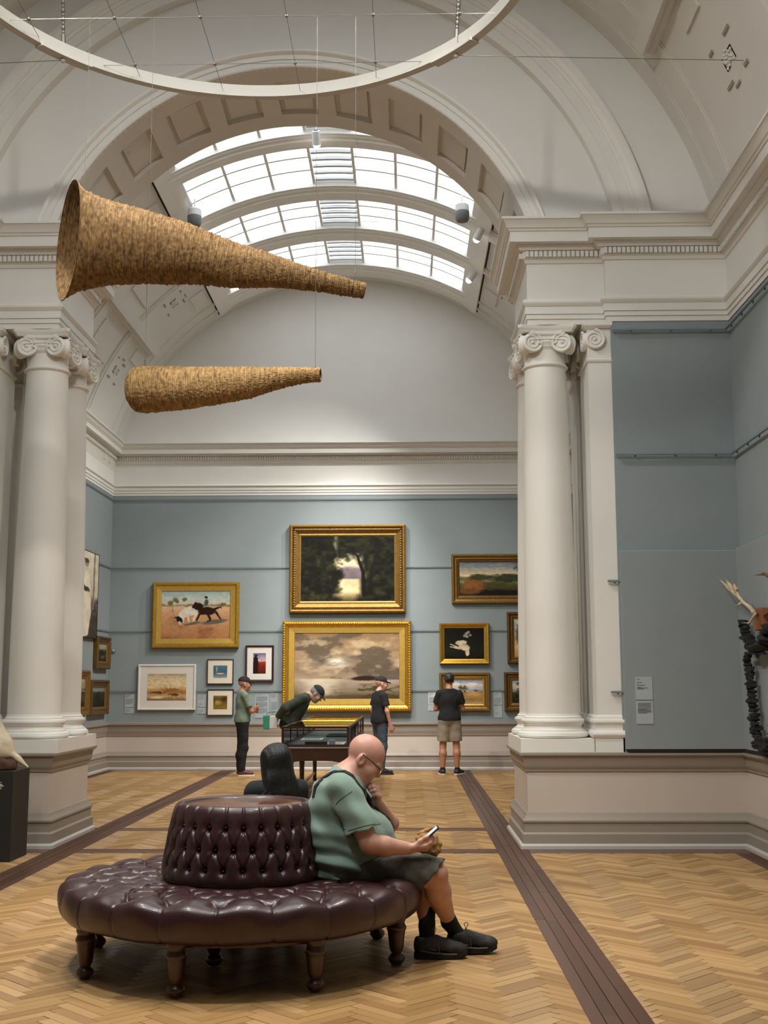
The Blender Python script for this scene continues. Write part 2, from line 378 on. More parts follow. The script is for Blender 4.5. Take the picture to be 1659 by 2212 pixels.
def skylight(name, c, ribs, half, label, lou=True):
    root = struct(empty(name), label)
    T = D(half)
    # perimeter frame
    y0, y1 = ribs[0][0], ribs[-1][1]
    for s in (-1, 1):
        mb = MB()
        for (a, b, d0, d1) in ((0, .022, .16, -.035), (.022, .034, .16, -.015), (-.03, 0, .16, -.05), (.034, .05, .16, .02)):
            t0, t1 = s*(T-a), s*(T-b); vblock(mb, c, min(t0, t1), max(t0, t1), y0, y1, d0, d1)
        mb.build('edge_frame', 'frame_white', root)
        mb = MB(); vblock(mb, c, *sorted((s*(T+.03), s*(T+.036))), y0, y1, .05, -.004); mb.build('shadow_strip', 'dark_slot', root)  # solid dark strip: the shade along the frame edge is its colour
    for (ra, rb) in ribs:
        mb = MB(); w = rb-ra
        for (f0, f1, d1) in ((0, .12, -.004), (.12, .3, -.02), (.3, .7, -.05), (.7, .88, -.02), (.88, 1, -.004)):
            vblock(mb, c, -T, T, ra+w*f0, ra+w*f1, .16, d1, n=28)
        mb.build('rib', 'frame_white', root, smooth=30)
    pm = {}
    for bi in range(len(ribs)-1):
        ya, yb = ribs[bi][1], ribs[bi+1][0]
        Ti = T-.05
        for j in range(8):
            t = -Ti+2*Ti*j/7
            mb = MB(); vblock(mb, c, t-.0045, t+.0045, ya, yb, .14, .05); mb.build('mullion', 'frame_white', root)
        cuts = [0, .333, .667, 1]
        for q in (1, 2):
            yy = ya+(yb-ya)*cuts[q]
            mb = MB()
            vblock(mb, c, -Ti, -Ti/7, yy-.02, yy+.02, .12, .07, n=16); vblock(mb, c, Ti/7, Ti, yy-.02, yy+.02, .12, .07, n=16)
            mb.build('transom', 'frame_white', root, smooth=30)
        for j in range(7):
            t0 = -Ti+2*Ti*j/7; t1 = -Ti+2*Ti*(j+1)/7
            if j == 3 and lou:
                for q in range(6):
                    yy = ya+.1+(yb-ya-.16)*(q/5.0)
                    mb = MB(); vblock(mb, c, t0+.006, t1-.006, yy-.03, yy+.03, .115, .075, n=3); mb.build('louvre', 'louvre_white', root, smooth=40)
                mb = MB(); vblock(mb, c, t0+.008, t1-.008, ya+.02, ya+.055, .14, .12, n=2); mb.build('vent_gap', 'dark_slot', root)
                mb = MB(); vpatch(mb, c, t0, t1, ya, yb, .125, n=3); mb.build('pane', 'pane_glass', root, smooth=60); continue
            for q in range(3):
                mb = MB(); vpatch(mb, c, t0, t1, ya+(yb-ya)*cuts[q], ya+(yb-ya)*cuts[q+1], .1, n=3); mb.build('pane', 'pane_glass', root, smooth=60)
    return root
m = bpy.data.materials.new('pane_glass'); m.use_nodes = True; N = m.node_tree.nodes; L = m.node_tree.links
for n_ in list(N): N.remove(n_)
o_ = N.new('ShaderNodeOutputMaterial'); tr = N.new('ShaderNodeBsdfTransparent'); gl = N.new('ShaderNodeBsdfGlossy'); mi = N.new('ShaderNodeMixShader')
tc = N.new('ShaderNodeTexCoord'); no = N.new('ShaderNodeTexNoise'); no.inputs['Scale'].default_value = 1.3; no.inputs['Detail'].default_value = 0; rp = N.new('ShaderNodeValToRGB')
L.new(tc.outputs['Object'], no.inputs['Vector']); L.new(no.outputs[0], rp.inputs[0]); L.new(rp.outputs[0], tr.inputs[0])
rp.color_ramp.elements[0].color = (.86, .88, .9, 1); rp.color_ramp.elements[1].color = (.98, .98, .98, 1)
gl.inputs['Roughness'].default_value = .3; mi.inputs[0].default_value = .04
L.new(tr.outputs[0], mi.inputs[1]); L.new(gl.outputs[0], mi.inputs[2]); L.new(mi.outputs[0], o_.inputs[0]); MATS['pane_glass'] = m
skylight('window_1', BV, [(13.75, 14.2), (15.95, 16.4), (17.75, 18.3), (19.5, 20.08), (21.3, 21.95)], HTH, 'arched white-framed glass skylight of the far room')
skylight('window_2', RV, [(-1.2, -.8), (.9, 1.35), (3.0, 3.45), (5.1, 5.55), (7.2, 7.65), (9.3, 9.7)], 30, 'glass skylight over the viewer', lou=False)
# vault relief: long beams, cross bands, thin raised panels
def relief(root, c, beam_th, yA, yB, yends, vents, bands):
    for s in (-1, 1):
        mb = MB(); vblock(mb, c, *sorted((s*D(beam_th-1.0), s*D(beam_th+1.0))), yA, yB, .02, -.13)
        vblock(mb, c, *sorted((s*D(beam_th-1.7), s*D(beam_th+1.7))), yA, yB, .02, -.05); mb.build('long_beam', 'plaster_vault', root)
        for (b0, b1) in bands:
            for (t0, t1) in ((32.5, beam_th-1.6), (beam_th+1.6, 79)):
                mb = MB(); vblock(mb, c, *sorted((s*D(t0), s*D(t1))), b0, b1, .02, -.03, n=14); vblock(mb, c, *sorted((s*D(t0), s*D(t1))), b0+.07, b1-.07, .02, -.05, n=14)
                mb.build('cross_band', 'plaster_vault', root, smooth=30)
        for (p0, p1, t0, t1) in yends:
            mb = MB(); vblock(mb, c, *sorted((s*D(t0), s*D(t1))), p0, p1, .02, -.022, n=8); mb.build('raised_panel', 'plaster_vault', root, smooth=30)
        for (vy, vt) in vents:
            o = MB()
            for (du, dv, lu, lv) in ((-.17, -.2, .03, .16), (.17, .2, .03, .16), (-.2, .25, .03, .1), (.2, -.25, .03, .1), (.24, .05, .025, .12)):
                vblock(o, c, *sorted((s*D(vt)+du/c[2]-lu/c[2]/2, s*D(vt)+du/c[2]+lu/c[2]/2)), vy+dv-lv/2, vy+dv+lv/2, .02, -.012)
            o.build('vent_slot', 'trim_taupe', root)
            o = MB()
            for (du, dv, lu, lv) in ((0, -.13, .13, .012), (-.06, -.09, .012, .08), (0, .13, .13, .012), (.06, .09, .012, .08)):
                vblock(o, c, *sorted((s*D(vt)+du/c[2]-lu/c[2]/2, s*D(vt)+du/c[2]+lu/c[2]/2)), vy+dv-lv/2, vy+dv+lv/2, .02, -.006)
            o.build('vent_corner', 'dark_slot', root)
            o = MB()
            for i in range(16):
                a = 2*PI*i/16; rr = .028+.022*(i % 3)
                p = vpt(c, s*D(vt)+rr*1.1*math.cos(a)/c[2], vy+rr*1.8*math.sin(a), -.008)
                o.lathe([(0, -.012), (.013, -.008), (.016, 0), (.013, .008), (0, .012)], p, 8, cap=False)
            o.build('vent_ornament', 'plaster_white', root, smooth=60)
relief(cb, BV, 51.2, 13.2, 21.05, [(18.35, 19.4, 34, 40), (18.35, 19.4, 42, 47), (16.5, 17.6, 34, 47), (20.4, 21.0, 34, 37.5), (18.35, 19.4, 55, 62), (20.35, 20.95, 54, 57), (16.5, 17.6, 55, 74)],
       [(20.12, 41), (20.1, 61)], [(17.8, 18.25), (19.55, 20.0)] if False else [(17.8, 18.25), (19.5, 19.75)])
relief(cn, RV, 54.0, -1.0, 11.1, [(9.9, 10.35, 56.6, 59)], [(9.95, 66)], [(8.85, 9.15), (6.8, 7.1), (4.6, 4.9)])
# cove bands on both vaults beside the end walls
for root, c, ys in ((cb, BV, (21.75, 21.35)), (cn, RV, (11.42, 10.95))):
    for yy in ys:
        for s in (-1, 1):
            mb = MB(); vblock(mb, c, *sorted((s*D(33), s*D(79))), yy-.035, yy+.035, .02, -.014, n=20); vblock(mb, c, *sorted((s*D(33), s*D(79))), yy-.075, yy+.075, .02, -.006, n=20)
            mb.build('vault_moulding', 'plaster_vault', root, smooth=30)
# roofs behind the vaults keep daylight to the skylights
# ---- ionic columns
VOL = []
def column_proto():
    root = empty('ionic_column')
    MB().box((-.355, -.355, .894), (.355, .355, 1.025)).build('plinth', 'column_white', root)
    MB().lathe([(.30, 1.025), (.335, 1.03), (.352, 1.05), (.345, 1.075), (.325, 1.09), (.318, 1.092), (.318, 1.102), (.305, 1.105), (.288, 1.12), (.283, 1.14), (.292, 1.155), (.3, 1.158), (.3, 1.168), (.308, 1.172), (.314, 1.188), (.308, 1.205), (.295, 1.21), (.285, 1.212), (.285, 1.228), (.268, 1.24), (.262, 1.262)], n=56).build('base', 'column_white', root, smooth=35)
    prof = []
    for k in range(25):
        t = k/24; z = 1.255+t*(4.775-1.255); r = .262-.05*max(0, (t-.12)/.88)**1.5; prof.append((r, z))
    MB().lathe(prof, n=56).build('shaft', 'column_white', root, smooth=35)
    MB().lathe([(.212, 4.765), (.225, 4.775), (.236, 4.785), (.238, 4.797), (.228, 4.808), (.214, 4.812), (.211, 4.9), (.213, 4.955)], n=56, cap=False).build('necking', 'column_white', root, smooth=35)
    cap = MB().lathe([(.213, 4.95), (.218, 4.953), (.218, 4.961), (.225, 4.963), (.225, 4.971), (.232, 4.973), (.232, 4.983), (.238, 5.0), (.25, 5.02), (.245, 5.04), (.23, 5.06), (.235, 5.13)], n=56).build('capital', 'column_white', root, smooth=35)
    # abacus with concave sides and clipped corners
    V = []; F = []; lev = [(5.118, .93), (5.135, .955), (5.15, 1.0), (5.16, 1.02), (5.19, 1.03)]
    ring = []
    for q in range(4):
        for k in range(11):
            u = -1+2*k/10; x = u*.262; y = -.292+.042*(1-u*u)
            a = q*PI/2; ring.append((x*math.cos(a)-y*math.sin(a), x*math.sin(a)+y*math.cos(a)))
    n = len(ring)
    for z, s_ in lev: V += [(x*s_, y*s_, z) for x, y in ring]
    for k in range(len(lev)-1):
        for i in range(n): F.append((k*n+i, k*n+(i+1) % n, (k+1)*n+(i+1) % n, (k+1)*n+i))
    F.append(tuple(range(n-1, -1, -1))); F.append(tuple((len(lev)-1)*n+i for i in range(n)))
    mesh('abacus', V, F, 'column_white', cap, smooth=30)
    # one volute: scroll disc with a raised spiral and an eye (local: face towards -Y)
    vb = MB(); vb.lathe([(.0, -.02), (.088, -.02), (.094, -.012), (.096, 0), (.09, .045), (.0, .05)], n=28, cap=False)
    vb.xf(Matrix.Rotation(-PI/2, 4, 'X'))
    i0 = len(vb.v); pts = []; rr = []
    for k in range(60):
        t = k/59; a = PI*.5+t*2*PI*2.4; R = .09*(1-t)**.9+.012; pts.append((R*math.cos(a), -.022, R*math.sin(a))); rr.append(.0115*(1-t)+.005)
    vb.tube(pts, rr, 7)
    vb.add(*sph((0, -.024, 0), .017, 10, 6))
    vme = vb.build('volute', 'column_white', cap, smooth=40); vdata = vme.data; bpy.data.objects.remove(vme)
    flip = vdata.copy(); VOL.extend([vdata, flip])
    flip.transform(Matrix.Scale(-1, 4, (1, 0, 0))); flip.flip_normals()
    for q in range(4):
        A = Matrix.Rotation(q*PI/2, 4, 'Z')
        for sgn, me in ((1, vdata), (-1, flip)):
            inst('volute', me, cap, A @ Matrix.Translation((sgn*.158, -.236, 5.008)) @ Matrix.Rotation(-sgn*D(15), 4, 'Z') @ Matrix.Scale(1.06, 4))
        # channel band joining the two scrolls
        ch = MB(); V = []; F = []
        for k in range(21):
            u = -1+2*k/20; x = u*.17; y = -.232-.022*u*u; zt = 5.112-.012*u**6; zb = 5.03+.006*(1-u*u)-.012*u**4
            for (dy, zz) in ((.02, zb), (-.006, zb), (-.02, zb+.008), (-.02, zb+.018), (-.004, zb+.024), (-.004, zt-.028), (-.022, zt-.022), (-.026, zt-.004), (-.012, zt+.01), (.02, zt+.02)): V.append((x, y+dy, zz))
        for k in range(20):
            for j in range(9): F.append((k*10+j, (k+1)*10+j, (k+1)*10+j+1, k*10+j+1))
        ch.add(V, F); ch.xf(A); ch.build('scroll_band', 'column_white', cap, smooth=40)
        # corner leaf and bead
        lf = MB()
        for sgn in (-1, 1):
            lf.tube([(sgn*.11, -.235, 5.0), (sgn*.09, -.25, 5.008), (sgn*.07, -.252, 5.0), (sgn*.062, -.246, 4.985)], [.006, .013, .012, .004], 7)
            lf.add(*sph((sgn*.175, -.262, 5.1), .012, 8, 6))
        lf.xf(A); lf.build('leaf_scroll', 'column_white', cap, smooth=50)
    return root
def sph(c, r, nu=12, nv=8, sc=(1, 1, 1)):
    V = []; F = []
    for j in range(nv+1):
        ph = PI*j/nv
        for i in range(nu):
            a = 2*PI*i/nu; V.append((c[0]+r*sc[0]*math.sin(ph)*math.cos(a), c[1]+r*sc[1]*math.sin(ph)*math.sin(a), c[2]+r*sc[2]*math.cos(ph)))
    for j in range(nv):
        for i in range(nu): F.append((j*nu+i, (j+1)*nu+i, (j+1)*nu+(i+1) % nu, j*nu+(i+1) % nu))
    return V, F
colp = column_proto()
COLX = 1.453
for (po, f, s, y0, y1) in PILS:      # scrolls on the pilaster caps: one on the room face, one on the inner side
    inst('volute', VOL[1] if s > 0 else VOL[0], po, Matrix.Translation((f(1.92), y0-.012, 5.005)))
    inst('volute', VOL[0] if s > 0 else VOL[1], po, Matrix.Translation((f(1.835), y0+.07, 5.005)) @ Matrix.Rotation(-s*PI/2, 4, 'Z'))
    inst('volute', VOL[1] if s > 0 else VOL[0], po, Matrix.Translation((f(1.835), y1-.07, 5.005)) @ Matrix.Rotation(-s*PI/2, 4, 'Z'))
for i, (x, y, lb) in enumerate(((COLX, 12.03, 'front white ionic column of the right pair, beside the blue panelled wall'), (COLX, 12.75, 'rear white ionic column of the right pair, mostly hidden by the front one'),
                                (mx(COLX)+.02, 12.03, 'front white ionic column of the left pair, nearest the black plinth'), (mx(COLX)+.02, 12.75, 'rear white ionic column of the left pair, beside the pale figure picture'))):
    o = colp if i == 0 else copy_tree(colp)
    o.location = (x, y, 0); tag(o, lb, 'column', 'ionic columns of the arch screen')
# ---- picture rails
def rail(name, path, z, side, m='rail_blue', step=.72, off=.03, label='', r=.011, ends=True):
    root = struct(empty(name), label)
    P = MB().sweep(path, [(off-r, z-r), (off+r, z-r), (off+r*1.2, z), (off+r, z+r), (off-r, z+r), (off-r, z-r)], side, cap=True)
    P.build('rail_bar', m, root)
    for a, b in zip(path[:-1], path[1:]):
        a = np.array(a); b = np.array(b); L = np.linalg.norm(b-a); d = (b-a)/L; n = np.array([d[1], -d[0]])*side
        for i in range(max(1, int(L/step))):
            t = (i+.5)*L/max(1, int(L/step)); c = a+d*t
            mb = MB(); mb.box((-r*.7, -r*.7, z-r*2.2), (r*.7, r*.7, z+.003)); mb.v = [(c[0]+n[0]*(off*.6)+v[0], c[1]+n[1]*(off*.6)+v[1], v[2]) for v in mb.v]; mb.build('rail_bracket', m, root)
    return root
bp = [(XL+.02, YB), (XL+.02, YE), (XR-.02, YE), (XR-.02, YB)]
for i, z in enumerate((5.03, 3.733, 2.545, 1.442)): rail('trim_%d' % (5+i), bp, z, 1, label='thin blue-grey picture rail round the far room at height %d from the top' % (i+1), r=.0075, step=1.2 if i else 1.0)
fr = [(2.085, YW), (XR, YW), (XR, 2.0)]
for i, z in enumerate((5.09, 3.81)): rail('trim_%d' % (9+i), fr, z, 1, step=.36, label=('upper', 'middle')[i]+' blue-grey picture rail on the near right-hand wall', off=.05)
for i, z in enumerate((2.55, 1.47)): rail('trim_%d' % (11+i), [(1.98, YW+.03), (2.12, YW+.03)], z, 1, step=.3, label=('upper', 'lower')[i]+' short rail stub at the edge of the near panel')
# ---- proud display panels
struct(MB().bevbox((2.10, 11.6, .925), (XR-.0, YW+.01, 2.845), .006).build('wall_panel', 'blue_panel'), 'blue-grey display panel beside the right pilaster')
struct(MB().bevbox((XR-.055, 3.0, .925), (XR+.02, 11.602, 2.862), .006).build('wall_panel_side', 'blue_panel'), 'blue-grey display panel on the right wall behind the antlers')
struct(MB().box((2.12, 11.595, .898), (XR-.05, 11.67, .925)).box((XR-.06, 3.0, .898), (XR, 11.60, .925)).build('trim_13', 'dark_slot'), 'dark strip coloured as the shadow under the display panels')  # solid strips below the panels, shade put in by dark colour
# ------------------------------------------------------------------ floor
def board_mat(name, ang, c0, c1):
    m = bpy.data.materials.new(name); m.use_nodes = True; N = m.node_tree.nodes; L = m.node_tree.links; b = N['Principled BSDF']
    tc = N.new('ShaderNodeTexCoord'); mp = N.new('ShaderNodeMapping'); mp.inputs['Rotation'].default_value = (0, 0, -ang); mp.inputs['Scale'].default_value = (4, 60, 4)
    L.new(tc.outputs['Object'], mp.inputs[0]); no = N.new('ShaderNodeTexNoise'); no.inputs['Scale'].default_value = 1.0; no.inputs['Detail'].default_value = 3
    geo = N.new('ShaderNodeNewGeometry'); oi = N.new('ShaderNodeObjectInfo')
    L.new(mp.outputs[0], no.inputs['Vector'])
    ad = N.new('ShaderNodeMath'); ad.operation = 'ADD'; L.new(geo.outputs['Random Per Island'], ad.inputs[0]); L.new(oi.outputs['Random'], ad.inputs[1])
    fr = N.new('ShaderNodeMath'); fr.operation = 'FRACT'; L.new(ad.outputs[0], fr.inputs[0])
    mixf = N.new('ShaderNodeMath'); mixf.operation = 'MULTIPLY_ADD'; mixf.inputs[1].default_value = .35; L.new(no.outputs[0], mixf.inputs[0])
    ml = N.new('ShaderNodeMath'); ml.operation = 'MULTIPLY'; ml.inputs[1].default_value = .65; L.new(fr.outputs[0], ml.inputs[0]); L.new(ml.outputs[0], mixf.inputs[2])
    rp = N.new('ShaderNodeValToRGB'); e = rp.color_ramp.elements; e[0].position = .05; e[1].position = .95; e[0].color = lin(c0)+(1,); e[1].color = lin(c1)+(1,)
    L.new(mixf.outputs[0], rp.inputs[0]); L.new(rp.outputs[0], b.inputs['Base Color'])
    b.inputs['Roughness'].default_value = .38; b.inputs['Specular IOR Level'].default_value = .5; b.inputs['Anisotropic'].default_value = .92
    tg = N.new('ShaderNodeCombineXYZ'); tg.inputs[0].default_value = math.cos(ang); tg.inputs[1].default_value = math.sin(ang); L.new(tg.outputs[0], b.inputs['Tangent'])
    MATS[name] = m
board_mat('oak_right', PI/4, '8c693f', 'c59f6a')
board_mat('oak_left', 3*PI/4, '946f45', 'cea772')  # paler than the other boards: grain tone, with sheen put into the colour
board_mat('jarrah', PI/2, '4c3226', '694a3c')
board_mat('jarrah_cross', 0, '4c3226', '694a3c')
mat('floor_gap', '2a1d12', .9, .1)
floor = struct(MB().box((XL-.3, YN-.3, -.2), (XR+.3, YE+.3, -.008)).build('floor', 'floor_gap'), 'oak herringbone parquet floor with dark border strips')
BL, BW = .34, .068
SX0, SX1 = (-3.395, -3.105), (.84, 1.135)          # long dark strips
SYA, SYB = (11.32, 11.61), (13.0, 13.3)           # cross strips
EDG = .26
def region(x, y):
    # which parquet field a point is in, None when a dark strip covers it
    return not (SX0[0] < x < SX0[1] or SX1[0] < x < SX1[1] or SYA[0] < y < SYA[1] or SYB[0] < y < SYB[1])
s2 = math.sqrt(.5)
U = np.array([s2, s2]); Vv = np.array([-s2, s2])
def clip_poly(poly, x0, x1, y0, y1):
    for ax, lim, sg in ((0, x0, 1), (0, x1, -1), (1, y0, 1), (1, y1, -1)):
        out = []
        for i in range(len(poly)):
            a, b = poly[i], poly[(i+1) % len(poly)]
            da, db = sg*(a[ax]-lim), sg*(b[ax]-lim)
            if da >= 0: out.append(a)
            if da*db < 0: t = da/(da-db); out.append(a+(b-a)*t)
        poly = out
        if not poly: break
    return poly
fields = []
xs = [XL, SX0[0], SX0[1], SX1[0], SX1[1], XR]; ys = [1.0, SYA[0], SYA[1], SYB[0], SYB[1], YE]
for i in (0, 2, 4):
    for j in (0, 2, 4): fields.append((xs[i]+(EDG if i == 0 else 0), xs[i+1]-(EDG if i == 4 else 0), ys[j], ys[j+1]-(EDG if j == 4 else 0)))
boards = []
g = .0012
for (x0, x1, y0, y1) in fields:
    kk = BW*math.sqrt(2); mm = BL*math.sqrt(2)
    for m_ in range(int((x0-1.2)/mm)-1, int((x1+1.2)/mm)+2):
        for k in range(int((y0-.6)/kk)-8, int((y1+.6)/kk)+9):
            base = U*(k*BW+m_*BL)+Vv*(k*BW-m_*BL)
            for typ, (ua, ub, va, vb_) in enumerate(((0, BL, 0, BW), (BL, BL+BW, BW-BL, BW))):
                q = [base+U*(ua+g)+Vv*(va+g), base+U*(ub-g)+Vv*(va+g), base+U*(ub-g)+Vv*(vb_-g), base+U*(ua+g)+Vv*(vb_-g)]
                cx = sum(p[0] for p in q)/4; cy = sum(p[1] for p in q)/4
                if cx < x0-.3 or cx > x1+.3 or cy < y0-.3 or cy > y1+.3: continue
                full = all(x0 <= p[0] <= x1 and y0 <= p[1] <= y1 for p in q)
                if not full: q = clip_poly(q, x0, x1, y0, y1)
                if len(q) >= 3:
                    ar = abs(sum(q[i][0]*q[(i+1) % len(q)][1]-q[(i+1) % len(q)][0]*q[i][1] for i in range(len(q))))/2
                    if ar > .0008: boards.append((typ, cx, cy, q, full))
def in_view(x, y):
    c = RC @ (np.array([x, y, 0])-CAMP)
    if c[2] < 1: return None
    px, py = CXP+FPX*c[0]/c[2], CYP+FPX*c[1]/c[2]
    return px, py
cand = []
for i, bdd in enumerate(boards):
    if bdd[4] and bdd[2] < 9:
        pp = in_view(bdd[1], bdd[2])
        if pp and -20 < pp[0] < 1680 and pp[1] < 2230 and not ((bdd[1]+.985)**2+(bdd[2]-7.09)**2 < .8): cand.append((bdd[2], i))
cand.sort(); near = set(i for _, i in cand[:300])
# shared meshes for the single boards (world axes kept so the grain runs with the board)
def board_mesh(typ, v):
    d = [(0, BL, 0, BW), (BL, BL+BW, BW-BL, BW)][typ]
    q = [U*(d[a]+sa*g)+Vv*(d[b]+sb*g) for a, sa, b, sb in ((0, 1, 2, 1), (1, -1, 2, 1), (1, -1, 3, -1), (0, 1, 3, -1))]
    ctr = sum(q)/4
    q = [p-ctr for p in q]
    mbx = MB(); e = .0015
    V = [(p[0], p[1], -.01) for p in q]+[(p[0], p[1], -e) for p in q]+[(p[0]*(1-.01), p[1]*(1-.01), 0) for p in q]
    F = [(8, 9, 10, 11)]+[(i, (i+1) % 4, 4+(i+1) % 4, 4+i) for i in range(4)]+[(4+i, 4+(i+1) % 4, 8+(i+1) % 4, 8+i) for i in range(4)]
    o = mesh('board', V, F, ('oak_right', 'oak_left')[typ]); me = o.data; bpy.data.objects.remove(o); return me
bmesh_ = [board_mesh(0, 0), board_mesh(1, 0)]
far = [MB(), MB()]
for i, (typ, cx, cy, q, full) in enumerate(boards):
    dz = rnd.uniform(-.0012, .0006)
    if i in near:
        o = inst('board', bmesh_[typ], floor, Matrix.Translation((cx, cy, dz)))
    else:
        n = len(q); mbx = far[typ]
        V = [(p[0], p[1], dz) for p in q]+[(p[0], p[1], -.01) for p in q]
        mbx.add(V, [tuple(range(n))]+[(n+i_, n+(i_+1) % n, (i_+1) % n, i_) for i_ in range(n)])
for typ in (0, 1): tag(far[typ].build('board_field', ('oak_right', 'oak_left')[typ], floor), kind='stuff')
# dark border planks
pk = []
def planks(x0, x1, y0, y1, along, n=4):
    L = (y1-y0) if along == 'y' else (x1-x0); w = ((x1-x0) if along == 'y' else (y1-y0))/n
    for j in range(n):
        t = -rnd.uniform(0, 1.2)
        while t < L:
            l = rnd.uniform(1.4, 2.6); a, b = max(0, t), min(L, t+l); t += l
            if b-a < .02: continue
            if along == 'y': pk.append((x0+w*j+.002, x0+w*(j+1)-.002, y0+a+.001, y0+b-.001, 'jarrah'))
            else: pk.append((x0+a+.001, x0+b-.001, y0+w*j+.002, y0+w*(j+1)-.002, 'jarrah_cross'))
planks(*SX0, 1.0, YE, 'y'); planks(*SX1, 1.0, YE, 'y')
for (a, b) in ((SX0[1], SX1[0]),):
    planks(a, b, *SYA, 'x'); planks(a, b, *SYB, 'x')
planks(SX1[1], XR, *SYA, 'x'); planks(XL, SX0[0], *SYA, 'x'); planks(SX1[1], XR, *SYB, 'x'); planks(XL, SX0[0], *SYB, 'x')
planks(XR-EDG, XR, 1.0, SYA[0], 'y'); planks(XL, XL+EDG, 1.0, SYA[0], 'y'); planks(XR-EDG, XR, SYB[1], YE, 'y', 3); planks(XL, XL+EDG, SYB[1], YE, 'y', 3)
planks(SX0[1], SX1[0], YE-EDG, YE, 'x', 3); planks(XL+EDG, SX0[0], YE-EDG, YE, 'x', 3); planks(SX1[1], XR-EDG, YE-EDG, YE, 'x', 3)
for (x0, x1, y0, y1, m_) in pk:
    MB().box((x0, y0, -.01), (x1, y1, rnd.uniform(-.001, .0005))).build('border_plank', m_, floor)
# ------------------------------------------------------------------ figures: blended solids polygonised with surface nets
def V3(*a): return np.array(a, float)
def unit(v): v = np.asarray(v, float); return v/np.linalg.norm(v)
class Solid:
    def __init__(s): s.p = []
    def cone(s, a, b, ra, rb, k=.02, inflate=0.0):
        a = np.asarray(a, float); b = np.asarray(b, float); R = max(ra, rb)+inflate
        ba = b-a; L2 = max(ba@ba, 1e-9)
        def f(P):
            t = np.clip(((P-a)@ba)/L2, 0, 1); return np.linalg.norm(P-a-t[:, None]*ba, axis=1)-(ra+(rb-ra)*t)-inflate
        s.p.append((f, np.minimum(a, b)-R, np.maximum(a, b)+R, k, 1)); return s
    def ell(s, c, r, ax=None, k=.03, inflate=0.0, op=1):
        c = np.asarray(c, float); r = np.asarray(r, float)+inflate; A = np.eye(3) if ax is None else np.asarray(ax, float)
        def f(P):
            q = (P-c)@A.T; k0 = np.linalg.norm(q/r, axis=1); k1 = np.linalg.norm(q/r**2, axis=1)+1e-9; return k0*(k0-1)/k1
        R = np.full(3, r.max())
        if ax is None: R = r
        s.p.append((f, c-R, c+R, k, op)); return s
    def fn(s, f, lo, hi, k=.02, op=1): s.p.append((f, np.asarray(lo, float), np.asarray(hi, float), k, op)); return s
    def chain(s, pts, rr, k=.02, inflate=0.0):
        for i in range(len(pts)-1): s.cone(pts[i], pts[i+1], rr[i], rr[i+1], k, inflate)
        return s
    def polygonise(s, h, disp=None, cut=()):
        lo = np.min([p[1] for p in s.p if p[4] > 0], 0)-3*h; hi = np.max([p[2] for p in s.p if p[4] > 0], 0)+3*h
        n = np.ceil((hi-lo)/h).astype(int)+1
        G = np.full(n, .5, np.float32)
        ax = [lo[i]+h*np.arange(n[i]) for i in range(3)]
        for (f, a, b, k, op) in s.p:
            m = k+3*h
            i0 = np.clip(((a-m-lo)/h).astype(int), 0, n-1); i1 = np.clip(((b+m-lo)/h).astype(int)+2, 1, n)
            if np.any(i1 <= i0): continue
            sl = tuple(slice(i0[i], i1[i]) for i in range(3))
            P = np.stack(np.meshgrid(*[ax[i][sl[i]] for i in range(3)], indexing='ij'), -1).reshape(-1, 3)
            d = f(P).reshape(G[sl].shape); g_ = G[sl]
            if op > 0:
                hh = np.clip(.5+.5*(d-g_)/k, 0, 1); G[sl] = d*(1-hh)+g_*hh-k*hh*(1-hh)
            else:
                d = -d; hh = np.clip(.5-.5*(d-g_)/k, 0, 1); G[sl] = d*(1-hh)+g_*hh+k*hh*(1-hh)
        if disp is not None or cut:
            idx = np.argwhere(np.abs(G) < .06); P = lo+h*idx
            v = G[tuple(idx.T)]
            if disp is not None: v = v-disp(P)
            for (p0, nn) in cut: v = np.maximum(v, (P-np.asarray(p0))@unit(nn))
            G[tuple(idx.T)] = v
            if cut:
                idx = np.argwhere(G <= -.06); P = lo+h*idx; v = G[tuple(idx.T)]
                for (p0, nn) in cut: v = np.maximum(v, (P-np.asarray(p0))@unit(nn))
                G[tuple(idx.T)] = v
        V, F = nets(G, lo, h)
        if disp is not None or cut:                      # relax the cloth so cut hems run smooth
            for _ in range(2):
                A_ = np.zeros_like(V); n_ = np.zeros(len(V))
                for a_, b_ in ((0, 1), (1, 2), (2, 3), (3, 0)):
                    np.add.at(A_, F[:, a_], V[F[:, b_]]); np.add.at(n_, F[:, a_], 1); np.add.at(A_, F[:, b_], V[F[:, a_]]); np.add.at(n_, F[:, b_], 1)
                V = V*.4+.6*A_/np.maximum(n_, 1)[:, None]
        return V, F
